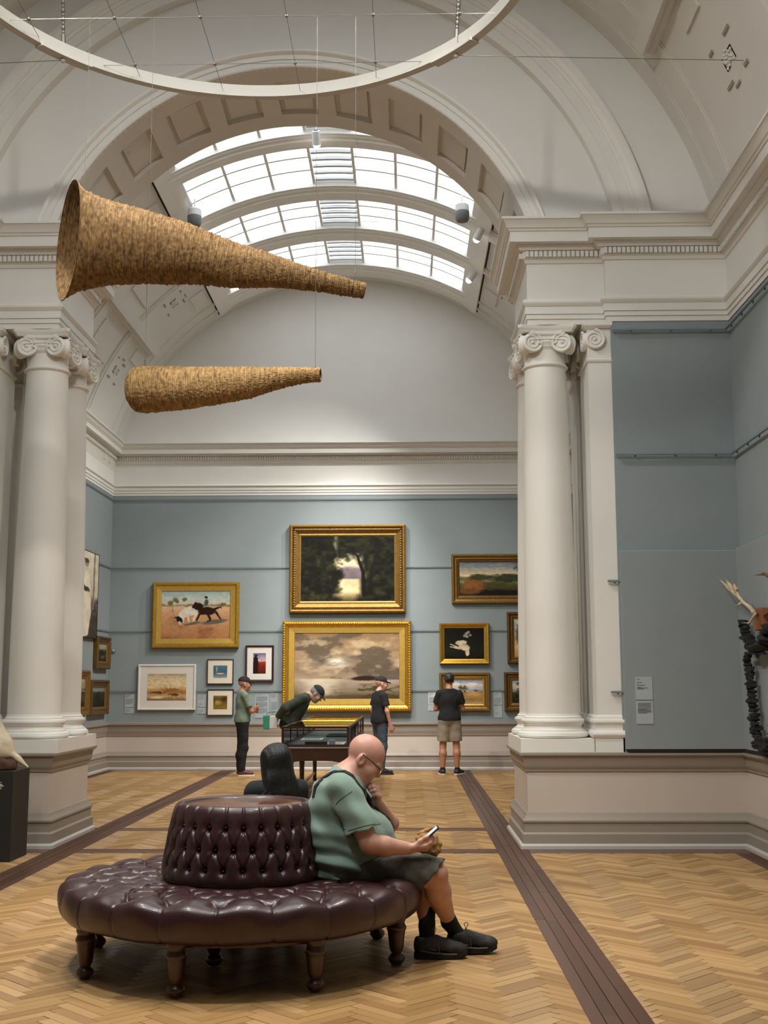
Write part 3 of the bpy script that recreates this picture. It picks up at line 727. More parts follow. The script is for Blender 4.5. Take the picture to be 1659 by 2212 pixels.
def nets(G, lo, h):
    ins = G < 0; nx, ny, nz = G.shape
    cnt = np.zeros((nx-1, ny-1, nz-1), np.int8); offs = [(i, j, k) for i in (0, 1) for j in (0, 1) for k in (0, 1)]
    for (i, j, k) in offs: cnt += ins[i:nx-1+i, j:ny-1+j, k:nz-1+k]
    act = np.argwhere((cnt > 0) & (cnt < 8)); M = len(act)
    vid = np.full(cnt.shape, -1, np.int64); vid[tuple(act.T)] = np.arange(M)
    cv = np.stack([G[act[:, 0]+i, act[:, 1]+j, act[:, 2]+k] for (i, j, k) in offs], 1)
    acc = np.zeros((M, 3)); num = np.zeros(M)
    for a in range(8):
        for b in range(a+1, 8):
            oa, ob = np.array(offs[a]), np.array(offs[b])
            if np.abs(oa-ob).sum() != 1: continue
            va, vb = cv[:, a], cv[:, b]; mk = (va < 0) != (vb < 0)
            t = np.where(mk, va/(va-vb+1e-12), 0)[:, None]
            acc += np.where(mk[:, None], oa+t*(ob-oa), 0); num += mk
    V = lo+h*(act+acc/num[:, None])
    F = []
    for axx in range(3):
        s0 = [slice(1, -1)]*3; s0[axx] = slice(0, -1); s1 = list(s0); s1[axx] = slice(1, None)
        A = ins[tuple(s0)]; B = ins[tuple(s1)]
        e = np.argwhere(A != B)
        if len(e) == 0: continue
        fl = A[tuple(e.T)]
        base = e.copy()
        for q in range(3):
            if q != axx: base[:, q] += 1
        u, w = [(1, 2), (2, 0), (0, 1)][axx]
        def cid(du, dw):
            c = base.copy(); c[:, u] -= du; c[:, w] -= dw; return vid[tuple(c.T)]
        q = np.stack([cid(1, 1), cid(0, 1), cid(0, 0), cid(1, 0)], 1)
        q[~fl] = q[~fl][:, ::-1]; F.append(q)
    F = np.concatenate(F); F = F[(F >= 0).all(1)]
    return V, F
def fast_mesh(name, V, F, m, parent=None, loc=(0, 0, 0), col=None):
    me = bpy.data.meshes.new(name); V = np.asarray(V, np.float32)-np.asarray(loc, np.float32); F = np.asarray(F, np.int32)
    me.vertices.add(len(V)); me.vertices.foreach_set('co', V.ravel()); k = F.shape[1]
    me.loops.add(F.size); me.loops.foreach_set('vertex_index', F.ravel())
    me.polygons.add(len(F)); me.polygons.foreach_set('loop_start', np.arange(0, F.size, k, dtype=np.int32)); me.update(calc_edges=True); me.validate()
    me.materials.append(MATS[m] if isinstance(m, str) else m); me.shade_smooth()
    if col is not None:
        at = me.color_attributes.new('col', 'FLOAT_COLOR', 'POINT'); c4 = np.ones((len(V), 4), np.float32); c4[:, :3] = col; at.data.foreach_set('color', c4.ravel())
    return link(bpy.data.objects.new(name, me), parent)
def wrinkle(amp, fx=(31, 23, 17), ph=0.0):
    def d(P):
        x, y, z = P.T
        w = np.sin(fx[0]*x+9*z+ph+2.2*np.sin(13*y+7*z))*np.sin(fx[1]*z+5*y+1.7*np.sin(17*x+ph))+.5*np.sin(fx[2]*2*z+21*y-11*x+ph)
        return amp*w
    return d
def add_hand(S, w, d, n, sd, curl=25, sc=1.0, spread=.0, thumb=(.55, .75, .35), k=.008):
    # w wrist, d finger direction, n palm normal (fingers curl to it), sd thumb side unit vector
    d, n, sd = unit(d), unit(n), unit(sd); w = np.asarray(w, float)
    offs = (.030, .0105, -.010, -.029); ln = (.072, .08, .075, .058)
    for i in range(4):
        kb = w+(d*.088+sd*offs[i])*sc
        S.cone(w+sd*offs[i]*.55*sc, kb, .0175*sc, .0135*sc, .014)
        p = kb; a = math.radians(curl*.7); dd = d
        for j in range(3):
            dd = unit(d*math.cos(a)+n*math.sin(a)+sd*spread*offs[i]*8)
            q = p+dd*ln[i]*(.44, .32, .24)[j]*sc; S.cone(p, q, (.0105, .0095, .0085)[j]*sc, (.0095, .0085, .007)[j]*sc, k); p = q; a += math.radians(curl)
    t0 = w+(d*.025+sd*.022)*sc; td = unit(d*thumb[0]+sd*thumb[1]+n*thumb[2]); t1 = t0+td*.045*sc; t2 = t1+unit(td+d*.5+n*.2)*.032*sc; t3 = t2+unit(td*.4+d+n*.3)*.026*sc
    S.chain([t0, t1, t2, t3], [.018*sc, .0135*sc, .0115*sc, .0085*sc], .012)
def add_head(S, c, f, u, sc=1.0, fat=0.0, ears=True):
    f = unit(f); u = unit(np.asarray(u)-f*(np.asarray(u)@f)); l = np.cross(u, f); A = [f, l, u]
    P = lambda x, y, z: c+(f*x+l*y+u*z)*sc
    E = lambda x, y, z, r, k=.02, op=1: S.ell(P(x, y, z), np.array(r)*sc, A, k, 0, op)
    E(-.012, 0, .04, (.102, .078, .092)); E(.03, 0, -.03, (.066+fat, .064+fat, .09)); E(.045, 0, -.085, (.045, .042+fat, .032), .025)
    E(.078, 0, .022, (.02, .05, .014), .015); S.cone(P(.088, 0, .018), P(.112, 0, -.022), .009*sc, .014*sc, .012); E(.1, 0, -.028, (.014, .019, .01), .01)
    E(.083, 0, -.058, (.014, .026, .009), .008); E(.08, 0, -.07, (.013, .022, .008), .008); E(.075, 0, -.1, (.02, .022, .016), .015)
    for s in (-1, 1):
        E(.092, .032*s, .004, (.014, .016, .01), .012, -1); E(.08, .032*s, .003, (.013, .013, .011), .004)
        E(.062, .042*s, -.03, (.03, .025, .03), .02)
        if ears:
            E(-.012, .08*s, -.008, (.024, .012, .034), .008); E(-.004, .09*s, -.004, (.012, .008, .02), .006, -1)
    return P, A
def vec(o, f, l, x, y, z): return np.asarray(o)+f*x+l*y+V3(0, 0, z)
def figure(name, label, J, look, h=.009, sc=1.0, root_loc=None):
    """J: joints in world metres; look: materials and clothing switches."""
    loc = np.asarray(root_loc if root_loc is not None else J['root'], float)
    root = empty('person', loc, 0, label, 'person')
    S = Solid(); lat, fw, up = J['lat'], J['fw'], J['up']       # torso axes
    A = [fw, lat, up]; w = look.get('girth', 1.0); bl = look.get('belly', 0.0)
    def torso(T, inf, kk=.05):
        T.ell(J['chest'], (.115*sc*(.6+.4*w), .165*sc*w, .18*sc), J.get('chest_ax', A), kk, inf); T.ell(J['belly'], ((.115+bl)*sc, (.15+bl*.7)*sc*w, .16*sc), A, kk, inf); T.ell(J['pelvis'], (.118*sc*w, .165*sc*w, .125*sc), J.get('pelvis_ax', A), kk, inf)
        for s in 'LR': T.cone(J['neck']-J['up']*.035*sc, J['sh'+s]-J['up']*.008*sc, .046*sc, .044*sc, .045, inf)
    torso(S, 0)
    S.cone(J['neck'], J['head']-J['hu']*.05*sc, .058*sc*look.get('neckw', 1), .054*sc*look.get('neckw', 1), .03)
    HP, HA = add_head(S, J['head'], J['hf'], J['hu'], sc*look.get('hsc', 1.0), look.get('jowl', 0))
    ar = look.get('arm', 1.0)
    for s in 'LR':
        S.cone(J['sh'+s], J['el'+s], .05*sc*ar, .042*sc*ar, .03); S.cone(J['el'+s], J['wr'+s], .043*sc*ar, .028*sc*ar, .02)
        if 'hd'+s in J: add_hand(S, J['wr'+s], *J['hd'+s], sc=sc*look.get('handsc', 1.0))
        S.cone(J['hip'+s], J['kn'+s], .083*sc*w, .058*sc, .04)
        kn, an = J['kn'+s], J['an'+s]; mid = kn+(an-kn)*.3-J['cf'+s]*.018*sc
        S.chain([kn, mid, an], [.055*sc, .058*sc*look.get('calf', 1), .036*sc], .03)
        S.cone(an, J['toe'+s], .036*sc, .03*sc, .03)
    V, F = S.polygonise(h); fast_mesh('body', V, F, look['skin'], root, loc)
    # shirt
    inf = look.get('shirt_inf', .014); T = Solid(); torso(T, inf)
    sl = look.get('sleeve', .6)
    hem = look.get('hem')
    if hem is not None and look.get('hem_skirt', True): T.ell(J['pelvis']+up*.02, (.128*sc*w+bl*.3, .175*sc*w, .17*sc), A, .04, inf)
    for s in 'LR':
        a, b = J['sh'+s], J['el'+s]
        if sl >= 1:
            T.cone(a, b, .054*sc*ar, .05*sc*ar, .035, inf); T.cone(b, J['wr'+s], .05*sc*ar, .037*sc, .03, inf)
        else:
            e = a+(b-a)*sl; dd = unit(b-a)
            def sf(P, a=a, b=b, e=e, dd=dd):
                ba = b-a; t = np.clip(((P-a)@ba)/(ba@ba), 0, 1); r = .048*sc*ar+inf+.018*sc*t
                return np.maximum(np.linalg.norm(P-a-t[:, None]*ba, axis=1)-r, (P-e)@dd)
            T.fn(sf, np.minimum(a, e)-.1*sc, np.maximum(a, e)+.1*sc, .02)
    cuts = [(J['neck']+up*look.get('collar_z', .012), up)] if not look.get('collar') else [(J['neck']+up*.03*sc, up)]
    if hem is not None: cuts.append((hem, -up))
    V, F = T.polygonise(h, wrinkle(look.get('wr', .0022), ph=loc[0]), cuts); fast_mesh('shirt', V, F, look['shirt'], root, loc)
    # lower garment
    T = Solid(); inf = .014
    T.ell(J['pelvis'], (.122*sc*w, .168*sc*w, .12*sc), J.get('pelvis_ax', A), .05, inf)
    for s in 'LR':
        a, b, c = J['hip'+s], J['kn'+s], J['an'+s]
        if look['legs'] == 'shorts':
            e = a+(b-a)*look.get('short_len', .85); dd = unit(b-a)
            def sf(P, a=a, b=b, e=e, dd=dd):
                ba = b-a; t = np.clip(((P-a)@ba)/(ba@ba), 0, 1); r = (.086*w+.012-.012*t)*sc+inf
                return np.maximum(np.linalg.norm(P-a-t[:, None]*ba, axis=1)-r, (P-e)@dd)
            T.fn(sf, np.minimum(a, e)-.13*sc, np.maximum(a, e)+.13*sc, .03)
        else:
            mid_ = b+(c-b)*.3-J['cf'+s]*.018*sc; T.cone(a, b, .085*sc*w, .066*sc, .04, inf); T.chain([b, mid_, c+V3(0, 0, .03)], [.064*sc, .064*sc, .05*sc], .04, inf)
    cuts = [(J['pelvis']+J.get('pelvis_ax', A)[2]*.12*sc, J.get('pelvis_ax', A)[2])]
    V, F = T.polygonise(h, wrinkle(.003, (23, 29, 19), ph=1+loc[0]), cuts); fast_mesh('shorts' if look['legs'] == 'shorts' else 'trousers', V, F, look['leg_mat'], root, loc)
    # shoes
    for s in 'LR':
        an, to = J['an'+s], J['toe'+s]; z0 = J.get('sole'+s, 0.0); d = to-an; d[2] = 0; d = unit(d); lt = V3(-d[1], d[0], 0)
        heel = V3(an[0], an[1], z0)-d*.065*sc; toe = heel+d*.29*sc*look.get('shoe_sc', 1)
        ln = np.linalg.norm(toe-heel)
        T = Solid(); T.cone(heel+d*.04+V3(0, 0, .05), heel+d*.12+V3(0, 0, .065), .04*sc, .042*sc, .03); T.cone(heel+d*.12+V3(0, 0, .06), toe-d*.05+V3(0, 0, .045), .04*sc, .034*sc, .03); T.cone(an-V3(0, 0, .01), heel+d*.06+V3(0, 0, .06), .042*sc, .044*sc, .03)
        V, F = T.polygonise(h*.8, None, [((0, 0, z0+.022), (0, 0, -1))]); sh = fast_mesh('shoe', V, F, look['shoe'], root, loc)
        T = Solid()
        def so(P, heel=heel, d=d, lt=lt, ln=ln, z0=z0):
            x = (P-heel)@d; y = (P-heel)@lt; z = P[:, 2]-z0-.012
            wd = .043*sc-.008*np.cos(np.clip(x/ln, 0, 1)*2*PI)
            q = np.stack([np.abs(x-ln/2)-(ln/2-.03), np.abs(y)-(wd-.03)], 1); dd = np.linalg.norm(np.maximum(q, 0), axis=1)+np.minimum(q.max(1), 0)-.03
            return np.maximum(dd, np.abs(z)-.013)
        T.fn(so, np.minimum(heel, toe)-V3(.06, .06, .0), np.maximum(heel, toe)+V3(.06, .06, .03), .004)
        V, F = T.polygonise(h*.6); fast_mesh('sole', V, F, look.get('sole', look['shoe']), sh, loc)
        if look.get('sock'):
            T = Solid(); T.cone(an+V3(0, 0, look.get('sock_h', .06))+(J['kn'+s]-an)*0, an-V3(0, 0, .02), .04*sc, .042*sc, .01, .004); V, F = T.polygonise(h*.8); fast_mesh('sock', V, F, look['sock'], root, loc)
    # hair or cap
    hs = sc*look.get('hsc', 1.0)
    if look.get('cap'):
        T = Solid(); T.ell(HP(-.012, 0, .05), np.array((.112, .088, .092))*hs, HA, .02)
        V, F = T.polygonise(h*.8, None, [(HP(0, 0, .045), -(HA[2]*.97+HA[0]*.12))]); cp = fast_mesh('cap', V, F, look['cap'], root, loc)
        T = Solid(); bf = unit(HA[0]*.95-HA[2]*.25)
        def br(P, o=HP(.085, 0, .045), bf=bf, l=HA[1]):
            nn = np.cross(bf, l); x = (P-o)@bf; y = (P-o)@l; z = (P-o)@nn+.9*y*y
            return np.maximum(np.sqrt((x/.085)**2+(y/.08)**2)*.08-.08*hs, np.maximum(np.abs(z)-.007, -(x+.02)))
        T.fn(br, HP(.085, 0, .045)-.12, HP(.085, 0, .045)+.12, .004); V, F = T.polygonise(h*.6); fast_mesh('cap_brim', V, F, look['cap'], cp, loc)
        if look.get('hair'):
            T = Solid(); T.ell(HP(-.02, 0, .02), np.array((.1, .082, .085))*hs, HA, .02)
            V, F = T.polygonise(h*.8, wrinkle(.002, (90, 80, 70)), [(HP(.02, 0, .0), HA[0]*.8-HA[2]*.2), (HP(0, 0, -.035), -HA[2])]); fast_mesh('hair', V, F, look['hair'], root, loc)
    elif look.get('hair'):
        T = Solid(); T.ell(HP(-.018, 0, .05), np.array((.112, .088, .1))*hs, HA, .02)
        V, F = T.polygonise(h*.8, wrinkle(.004, (70, 60, 50)), [(HP(.055, 0, .03), HA[0]*.75-HA[2]*.5), (HP(0, 0, -.03), -HA[2])]); fast_mesh('hair', V, F, look['hair'], root, loc)
    return root, HP, HA, loc
def stand(pos, ang, H=1.75, stance=.11, lean=0.0):
    s = H/1.75; f = V3(math.cos(ang), math.sin(ang), 0); l = V3(-f[1], f[0], 0); o = V3(*pos, 0); J = dict(root=o, fw=f, lat=l, up=V3(0, 0, 1), hf=f, hu=V3(0, 0, 1))
    q = lambda x, y, z: o+f*x*s+l*y*s+V3(0, 0, z*s)
    J.update(pelvis=q(-.01, 0, .95), belly=q(.01, 0, 1.1), chest=q(0, 0, 1.28), neck=q(-.02, 0, 1.475), head=q(.015, 0, 1.615))
    for n_, sg in (('L', 1), ('R', -1)):
        J['sh'+n_] = q(-.01, sg*.178, 1.395); J['hip'+n_] = q(0, sg*.085, .9); J['kn'+n_] = q(.01, sg*stance*.95, .49); J['an'+n_] = q(-.02, sg*stance, .085); J['toe'+n_] = q(.1, sg*(stance+.03), .04); J['cf'+n_] = f
        J['el'+n_] = q(-.03, sg*.24, 1.13); J['wr'+n_] = q(.02, sg*.25, .88); J['hd'+n_] = (V3(0, 0, -1)+f*.15, -l*sg, f)
    return J, q, s
mat('skin_pink', 'c4917c', .5, .06, 25, .05, 200, sss=.15); mat('skin_ruddy', 'cb9a87', .45, .08, 18, .06, 160, sss=.15); mat('skin_tan', 'ab7a5f', .5, .06, 25, .04, 200, sss=.1); mat('skin_pale', 'c9a08a', .5, .05, 25, sss=.1)
mat('cloth_sage', '6f8070', .9, .1, 14, .25, 240); mat('cloth_black', '121214', .9, .2, 20, .2, 200); mat('cloth_olive', '3d4338', .9, .12, 15, .2, 200); mat('cloth_beige', '8b8170', .9, .08, 20, .2, 240); mat('denim', '39444f', .9, .25, 30, .3, 300)
mat('leather_maroon', '5c2722', .5, .1, 20); mat('rubber_white', 'd6d2ca', .6, .03); mat('shoe_black', '1b1b1c', .5, .15, 30); mat('hair_dark', '2a211b', .6, .25, 60, .4, 200, stretch=(1, 1, .3)); mat('hair_grey', '8c8a86', .7, .15, 60, .4, 200)
mat('cap_black', '17181a', .85, .12, 40, .2, 300); mat('cap_grey', '2b2d2f', .85, .12, 40, .2, 300)
# --- man with folded arms by the small pictures
J, q, s = stand((-2.84, 20.72), D(18), 1.70, .07)
for n_, sg in (('L', 1), ('R', -1)):
    J['sh'+n_] = q(.0, sg*.18, 1.41); J['el'+n_] = q(.12, sg*.2, 1.13)
J['wrL'] = q(.26, -.03, 1.17); J['wrR'] = q(.27, .04, 1.12); J['hdL'] = (-J['lat']+V3(0, 0, .2), -J['fw'], V3(0, 0, 1)); J['hdR'] = (J['lat']+V3(0, 0, .1), -J['fw'], V3(0, 0, 1))
J['head'] = q(.03, 0, 1.6)
figure('man', 'standing man in sage t-shirt and black cap with folded arms and maroon shoes', J, dict(skin='skin_tan', shirt='cloth_sage', sleeve=.72, hem=q(0, 0, .93), legs='long', leg_mat='cloth_black', shoe='leather_maroon', sole='rubber_white', cap='cap_black', girth=.92, arm=.9, wr=.004))
# --- man in a black polo and jeans before the big gilt frame
J, q, s = stand((-.47, 21.0), D(28), 1.70, .08)
J['elR'] = q(.02, -.235, 1.12); J['wrR'] = q(.09, -.22, .88); J['hdR'] = (V3(0, 0, -1)+J['fw']*.3, J['lat'], J['fw'])
J['head'] = q(.03, 0, 1.6); J['hf'] = unit(V3(math.cos(.35), math.sin(.35), -.05))
figure('man', 'man in black polo shirt, jeans and black cap standing before the wide gilt frame', J, dict(skin='skin_pink', shirt='cloth_black', sleeve=.68, hem=q(0, 0, .9), legs='long', leg_mat='denim', shoe='shoe_black', cap='cap_black', girth=1.0, belly=.02, arm=.88, collar=True))
# --- man in black tee and beige shorts, back turned
J, q, s = stand((.735, 20.9), D(90), 1.74, .125)
for n_, sg in (('L', 1), ('R', -1)): J['el'+n_] = q(.06, sg*.235, 1.13)
J['wrL'] = q(.24, -.02, 1.17); J['wrR'] = q(.26, .04, 1.12); J['hdL'] = (-J['lat'], -J['fw'], V3(0, 0, 1)); J['hdR'] = (J['lat'], -J['fw'], V3(0, 0, 1))
J['toeR'] = q(.08, -.19, .04)
figure('man', 'man with back turned in black t-shirt, beige shorts and dark trainers', J, dict(skin='skin_tan', shirt='cloth_black', sleeve=.66, hem=q(0, 0, .93), legs='shorts', leg_mat='cloth_beige', short_len=.8, shoe='shoe_black', sole='rubber_white', hair='hair_dark', sock='cloth_black', sock_h=.03, girth=1.05, calf=1.1, wr=.004))
# --- man bending over the case with hands behind his back
J, q, s = stand((-1.8, 18.35), D(4), 1.75, .1)
a = D(31); up = unit(J['fw']*math.sin(a)+V3(0, 0, math.cos(a))); fwt = unit(J['fw']*math.cos(a)-V3(0, 0, math.sin(a))); pv = J['pelvis']+V3(.0, 0, .0)
tp = lambda x, y, z: pv+fwt*x+J['lat']*y+up*z
a2 = D(58); up2 = unit(J['fw']*math.sin(a2)+V3(0, 0, math.cos(a2))); fw2 = unit(J['fw']*math.cos(a2)-V3(0, 0, math.sin(a2)))
J.update(up=up, fw=fwt, belly=tp(.0, 0, .15), chest=tp(.0, 0, .33), neck=tp(.03, 0, .53), chest_ax=[fwt, J['lat'], up])
J['head'] = J['neck']+up2*.11+fw2*.055; J['hf'] = unit(V3(.72, -.05, -.7)); J['hu'] = unit(V3(.7, 0, .72)); J['pelvis_ax'] = [unit(V3(1, 0, -.25)), J['lat'], unit(V3(.25, 0, 1))]
for n_, sg in (('L', 1), ('R', -1)):
    J['sh'+n_] = tp(-.01, sg*.185, .45); J['el'+n_] = tp(-.16, sg*.25, .2); J['wr'+n_] = tp(-.2, sg*.06, -.02); J['hd'+n_] = (unit(-J['lat']*sg+V3(-.1, 0, -.5)), V3(-1, 0, 0), V3(0, 0, 1))
BENT = J
rb, _, _, _ = figure('man', 'man in olive shirt and dark cap bending over the long display case', J, dict(skin='skin_pale', shirt='cloth_olive', sleeve=1, hem=tp(0, 0, .0), legs='long', leg_mat='cloth_black', shoe='shoe_black', cap='cap_grey', hair='hair_grey', girth=1.03, arm=1.05, collar=True, wr=.005))
# glasses for the bending man are too small to show; the bag in his hands
bg = empty('carry_bag', tuple(BENT['wrR']+V3(-.1, -.03, -.05)), 0, 'green and white bag held behind the bending man', 'bag')
mat('bag_green', '3f8f70', .6, .08); mat('bag_white', 'd8dcd8', .6, .03)
MB().bevbox((-.1, -.02, -.11), (.0, .02, .1), .008).build('bag_front', 'bag_green', bg); MB().bevbox((0, -.018, -.1), (.11, .018, .095), .008).build('bag_side', 'bag_white', bg)
MB().tube([(-.06, 0, .09), (-.03, 0, .14), (.04, 0, .15), (.07, 0, .09)], .006, 6).build('bag_handle', 'bag_green', bg)
# ------------------------------------------------------------------ round buttoned ottoman
mat('leather', '351a1a', .36, .12, 9, .12, 260, spec=.55, coat=.25); mat('wood_dark', '3a1d12', .3, .3, 6, .06, 60, stretch=(1, 1, .25), coat=.4); mat('wood_disc', '6b3f22', .22, .3, 5, 0, stretch=(1, 8, 1), coat=.6)
OX, OY, OR = -.952, 7.09, 1.07
ott = empty('round_ottoman', (OX, OY, 0), 0, 'round deep-buttoned burgundy leather ottoman with a cone backrest and turned legs', 'ottoman')
def tuft(a, v, rows, N, circ, dv, depth=.026, crease=.013, cw=.011, dw=.03):
    # a: turns*N (lattice units round), v: metric coordinate across, rows: v positions, circ(v): metres per lattice unit
    out = np.zeros_like(a); m = circ
    for j, vj in enumerate(rows):
        off = .5*(j % 2); da = (a-off)-np.round(a-off)
        d2 = (da*m)**2+(v-vj)**2
        out -= depth*np.exp(-d2/dw**2)+.012*np.exp(-d2/(dw*.45)**2)
        if j+1 < len(rows):
            t = np.clip((v-vj)/(rows[j+1]-vj), 0, 1); ins = ((v-vj)/(rows[j+1]-vj) > -.02) & ((v-vj)/(rows[j+1]-vj) < 1.02)
            for sg in (-.5, .5):
                ln = off+sg*t; dl = (a-ln)-np.round(a-ln)
                out -= np.where(ins, crease*np.exp(-(dl*m/cw)**2), 0)
    return out
def seam(a, v, v0, v1, N, off, m, depth=.006, w=.006):
    da = (a-off)-np.round(a-off); wgt = smoothstep(v0, v0+.02, v)*(1-smoothstep(v1-.02, v1, v)); return -depth*np.exp(-(da*m/w)**2)*wgt
def rev_grid(name, prof, nth, norm, hgt, m, parent, closed_cap=False):
    K = len(prof); th = np.linspace(0, 2*PI, nth, endpoint=False)
    r = prof[:, 0][:, None]; z = prof[:, 1][:, None]; nr = norm[:, 0][:, None]; nz = norm[:, 1][:, None]
    rr = r+nr*hgt; zz = z+nz*hgt
    V = np.stack([rr*np.cos(th), rr*np.sin(th), zz+0*th], -1).reshape(-1, 3)
    i = np.arange(K-1)[:, None]*nth; j = np.arange(nth); j2 = (j+1) % nth
    F = np.stack([i+j, i+j2, i+nth+j2, i+nth+j], -1).reshape(-1, 4)
    return fast_mesh(name, V, F, m, parent)
def smooth_profile(pts, n):
    P = np.array(pts, float)
    for _ in range(3):
        Q = [P[0]]
        for a, b in zip(P[:-1], P[1:]): Q += [a*.75+b*.25, a*.25+b*.75]
        P = np.array(Q+[P[-1]])
    s = np.r_[0, np.cumsum(np.linalg.norm(np.diff(P, axis=0), axis=1))]; t = np.linspace(0, s[-1], n)
    R = np.stack([np.interp(t, s, P[:, 0]), np.interp(t, s, P[:, 1])], 1); T = np.gradient(R, axis=0); T /= np.linalg.norm(T, axis=1)[:, None]
    return R, np.stack([T[:, 1]*-1, T[:, 0]], 1), t
NTH = 900
# seat: from the inside outwards, over the rounded edge and down the side
R, Nn, t = smooth_profile([(.40, .452), (.60, .462), (.80, .468), (.92, .468), (1.012, .45), (1.036, .41), (1.036, .335), (1.008, .272), (.93, .255), (.80, .255)], 150)
th = np.linspace(0, 2*PI, NTH, endpoint=False); NB = 22
A = (th*NB/(2*PI))[None, :]+0*R[:, :1]; v = t[:, None]+0*th[None, :]
m_ = (2*PI*R[:, :1]/NB)
rows = [.12, .26, .40, .52]
H = tuft(A, v, rows, NB, m_, None, .026, .012, .012, .034)
edge = t[-1]
H += seam(A, v, rows[-1], .93, NB, .5*((len(rows)-1) % 2), m_, .007, .007)
da = (A-.5*((len(rows)-1) % 2)); da = da-np.round(da)
H += .012*np.cos(2*PI*da+PI)*smoothstep(.38, .54, v)*(1-smoothstep(.58, .76, v))
H += .004*np.sin(A*2.9+v*9)*np.sin(v*21+A*.7)
seat = rev_grid('seat_cushion', R, NTH, Nn, H, 'leather', ott)
bt = MB(); bt.add(*sph((0, 0, 0), .009, 10, 6, (1, 1, .7))); bto = bt.build('button', 'leather', seat, smooth=60); bme = bto.data; bpy.data.objects.remove(bto)
for j, vj in enumerate(rows[:3]):
    r = np.interp(vj, t, R[:, 0]); z = np.interp(vj, t, R[:, 1])
    for i in range(NB):
        a = (i+.5*(j % 2))*2*PI/NB; inst('button', bme, seat, Matrix.Translation((r*math.cos(a), r*math.sin(a), z-.028)))
# cone backrest
R, Nn, t = smooth_profile([(.45, .44), (.472, .47), (.472, .52), (.456, .62), (.437, .73), (.415, .82), (.40, .862), (.375, .882), (.345, .872), (.335, .855), (.30, .852)], 130)
Nn = Nn*-1; 
if Nn[30, 0] < 0: Nn = -Nn
NK = 26; A = (th*NK/(2*PI))[None, :]+0*R[:, :1]; v = R[:, 1:2]+0*th[None, :]
vv = t[:, None]+0*th[None, :]; m_ = 2*PI*R[:, :1]/NK
def tz(z): i = np.argmin(np.abs(R[:90, 1]-z)); return t[i]
rows = [tz(.545), tz(.655), tz(.77)]
H = tuft(A, vv, rows, NK, m_, None, .024, .010, .009, .026)
H += seam(A, vv, rows[-1], tz(.86)+.1, NK, 0, m_, .007, .007)+seam(A, vv, .02, rows[0], NK, 0, m_, .004, .006)
back = rev_grid('cone_backrest', R, NTH, Nn, H, 'leather', ott)
for j, vj in enumerate(rows):
    r = np.interp(vj, t, R[:, 0]); z = np.interp(vj, t, R[:, 1])
    for i in range(NK):
        a = (i+.5*(j % 2))*2*PI/NK; o = inst('button', bme, back, Matrix.Translation(((r-.026)*math.cos(a), (r-.026)*math.sin(a), z)))
MB().lathe([(0, .845), (.336, .845), (.338, .862), (.33, .866), (0, .866)], n=64, cap=False).build('wood_top', 'wood_disc', ott, smooth=30)
MB().lathe([(.7, .23), (.86, .23), (.86, .27), (.3, .27), (.3, .23)], n=64, cap=False).build('seat_frame', 'wood_dark', ott, smooth=30)
lg = MB().lathe([(a_, b_*1.1) for a_, b_ in [(.03, .25), (.05, .245), (.054, .225), (.046, .21), (.05, .2), (.056, .19), (.056, .178), (.05, .17), (.048, .155), (.04, .09), (.034, .07), (.026, .06), (.036, .052), (.047, .04), (.047, .028), (.036, .014), (.028, .006), (.03, 0)]], n=28)
lo_ = lg.build('leg', 'wood_dark', ott, smooth=40); lme = lo_.data; bpy.data.objects.remove(lo_)
for a in (-145.7, -102.7, -57.7, -11.7, 32.4, 77.5, 122.0, 164.6): inst('leg', lme, ott, Matrix.Translation((.918*math.cos(D(a))-.013, .918*math.sin(D(a)), 0)))
inst('leg', lme, ott, Matrix.Translation((-.13, -.22, 0)))

# ------------------------------------------------------------------ man seated on the right of the ottoman
MYY = 7.08
def mp_(px, py, dy=0.0): return atY(px, py, MYY+dy)
mat('shirt_green', '7e9688', .92, .06, 9, .25, 300, sheen=.2); mat('shorts_khaki', '545349', .9, .1, 14, .3, 260); mat('sock_black', '101011', .95, .2, 30, .3, 200); mat('shoe_grey', '2b2b2a', .7, .3, 30, .5, 120); mat('shoe_sole', '191919', .8, .2, 20); mat('lace', '5a564c', .8, .1)
mat('beard_white', 'cfc8bd', .85, .1, 60, .5, 200); mat('strap_black', '111112', .7, .1); mat('gold_rim', 'c9a978', .3, .02, metal=.8); mat('paper_brown', '9a7442', .75, .25, 14, .8, 30); mat('phone_dark', '0f1115', .25, .05)
sm_loc = np.array(tuple(mp_(740, 1900)[:2])+(0.0,)); sm_loc[2] = .455
sroot = empty('person', sm_loc, 0, 'bald man in green t-shirt and khaki shorts sitting with a phone, hand at chin', 'person')
yax = V3(0, 1, 0)
def tilt(deg): a = D(deg); return [V3(math.cos(a), 0, -math.sin(a)), yax, V3(math.sin(a), 0, math.cos(a))]
hc = mp_(787, 1640); hf = unit(V3(.80, -.03, -.60)); hu = unit(V3(.60, 0, .80))
def man_torso(T, inf):
    T.ell(mp_(728, 1732), (.150, .205, .165), tilt(32), .05, inf); T.ell(mp_(765, 1808), (.235, .225, .175), tilt(12), .07, inf); T.ell(mp_(742, 1862), (.165, .21, .115), tilt(0), .06, inf)
    T.ell(mp_(715, 1800), (.12, .2, .2), tilt(0), .06, inf)
    for dy in (-.19, .19): T.cone(mp_(748, 1684), mp_(738, 1704, dy), .07, .07, .06, inf)
SHN, ELN, WRN = mp_(744, 1708, -.225), mp_(799, 1822, -.30), mp_(884, 1833, -.2)
SHF, ELF, WRF = mp_(757, 1712, .21), mp_(842, 1778, .2), mp_(813, 1730, .04)
S = Solid(); man_torso(S, 0)
S.cone(mp_(744, 1680), mp_(770, 1655), .075, .07, .05); S.cone(mp_(750, 1688), mp_(785, 1672), .07, .055, .04)
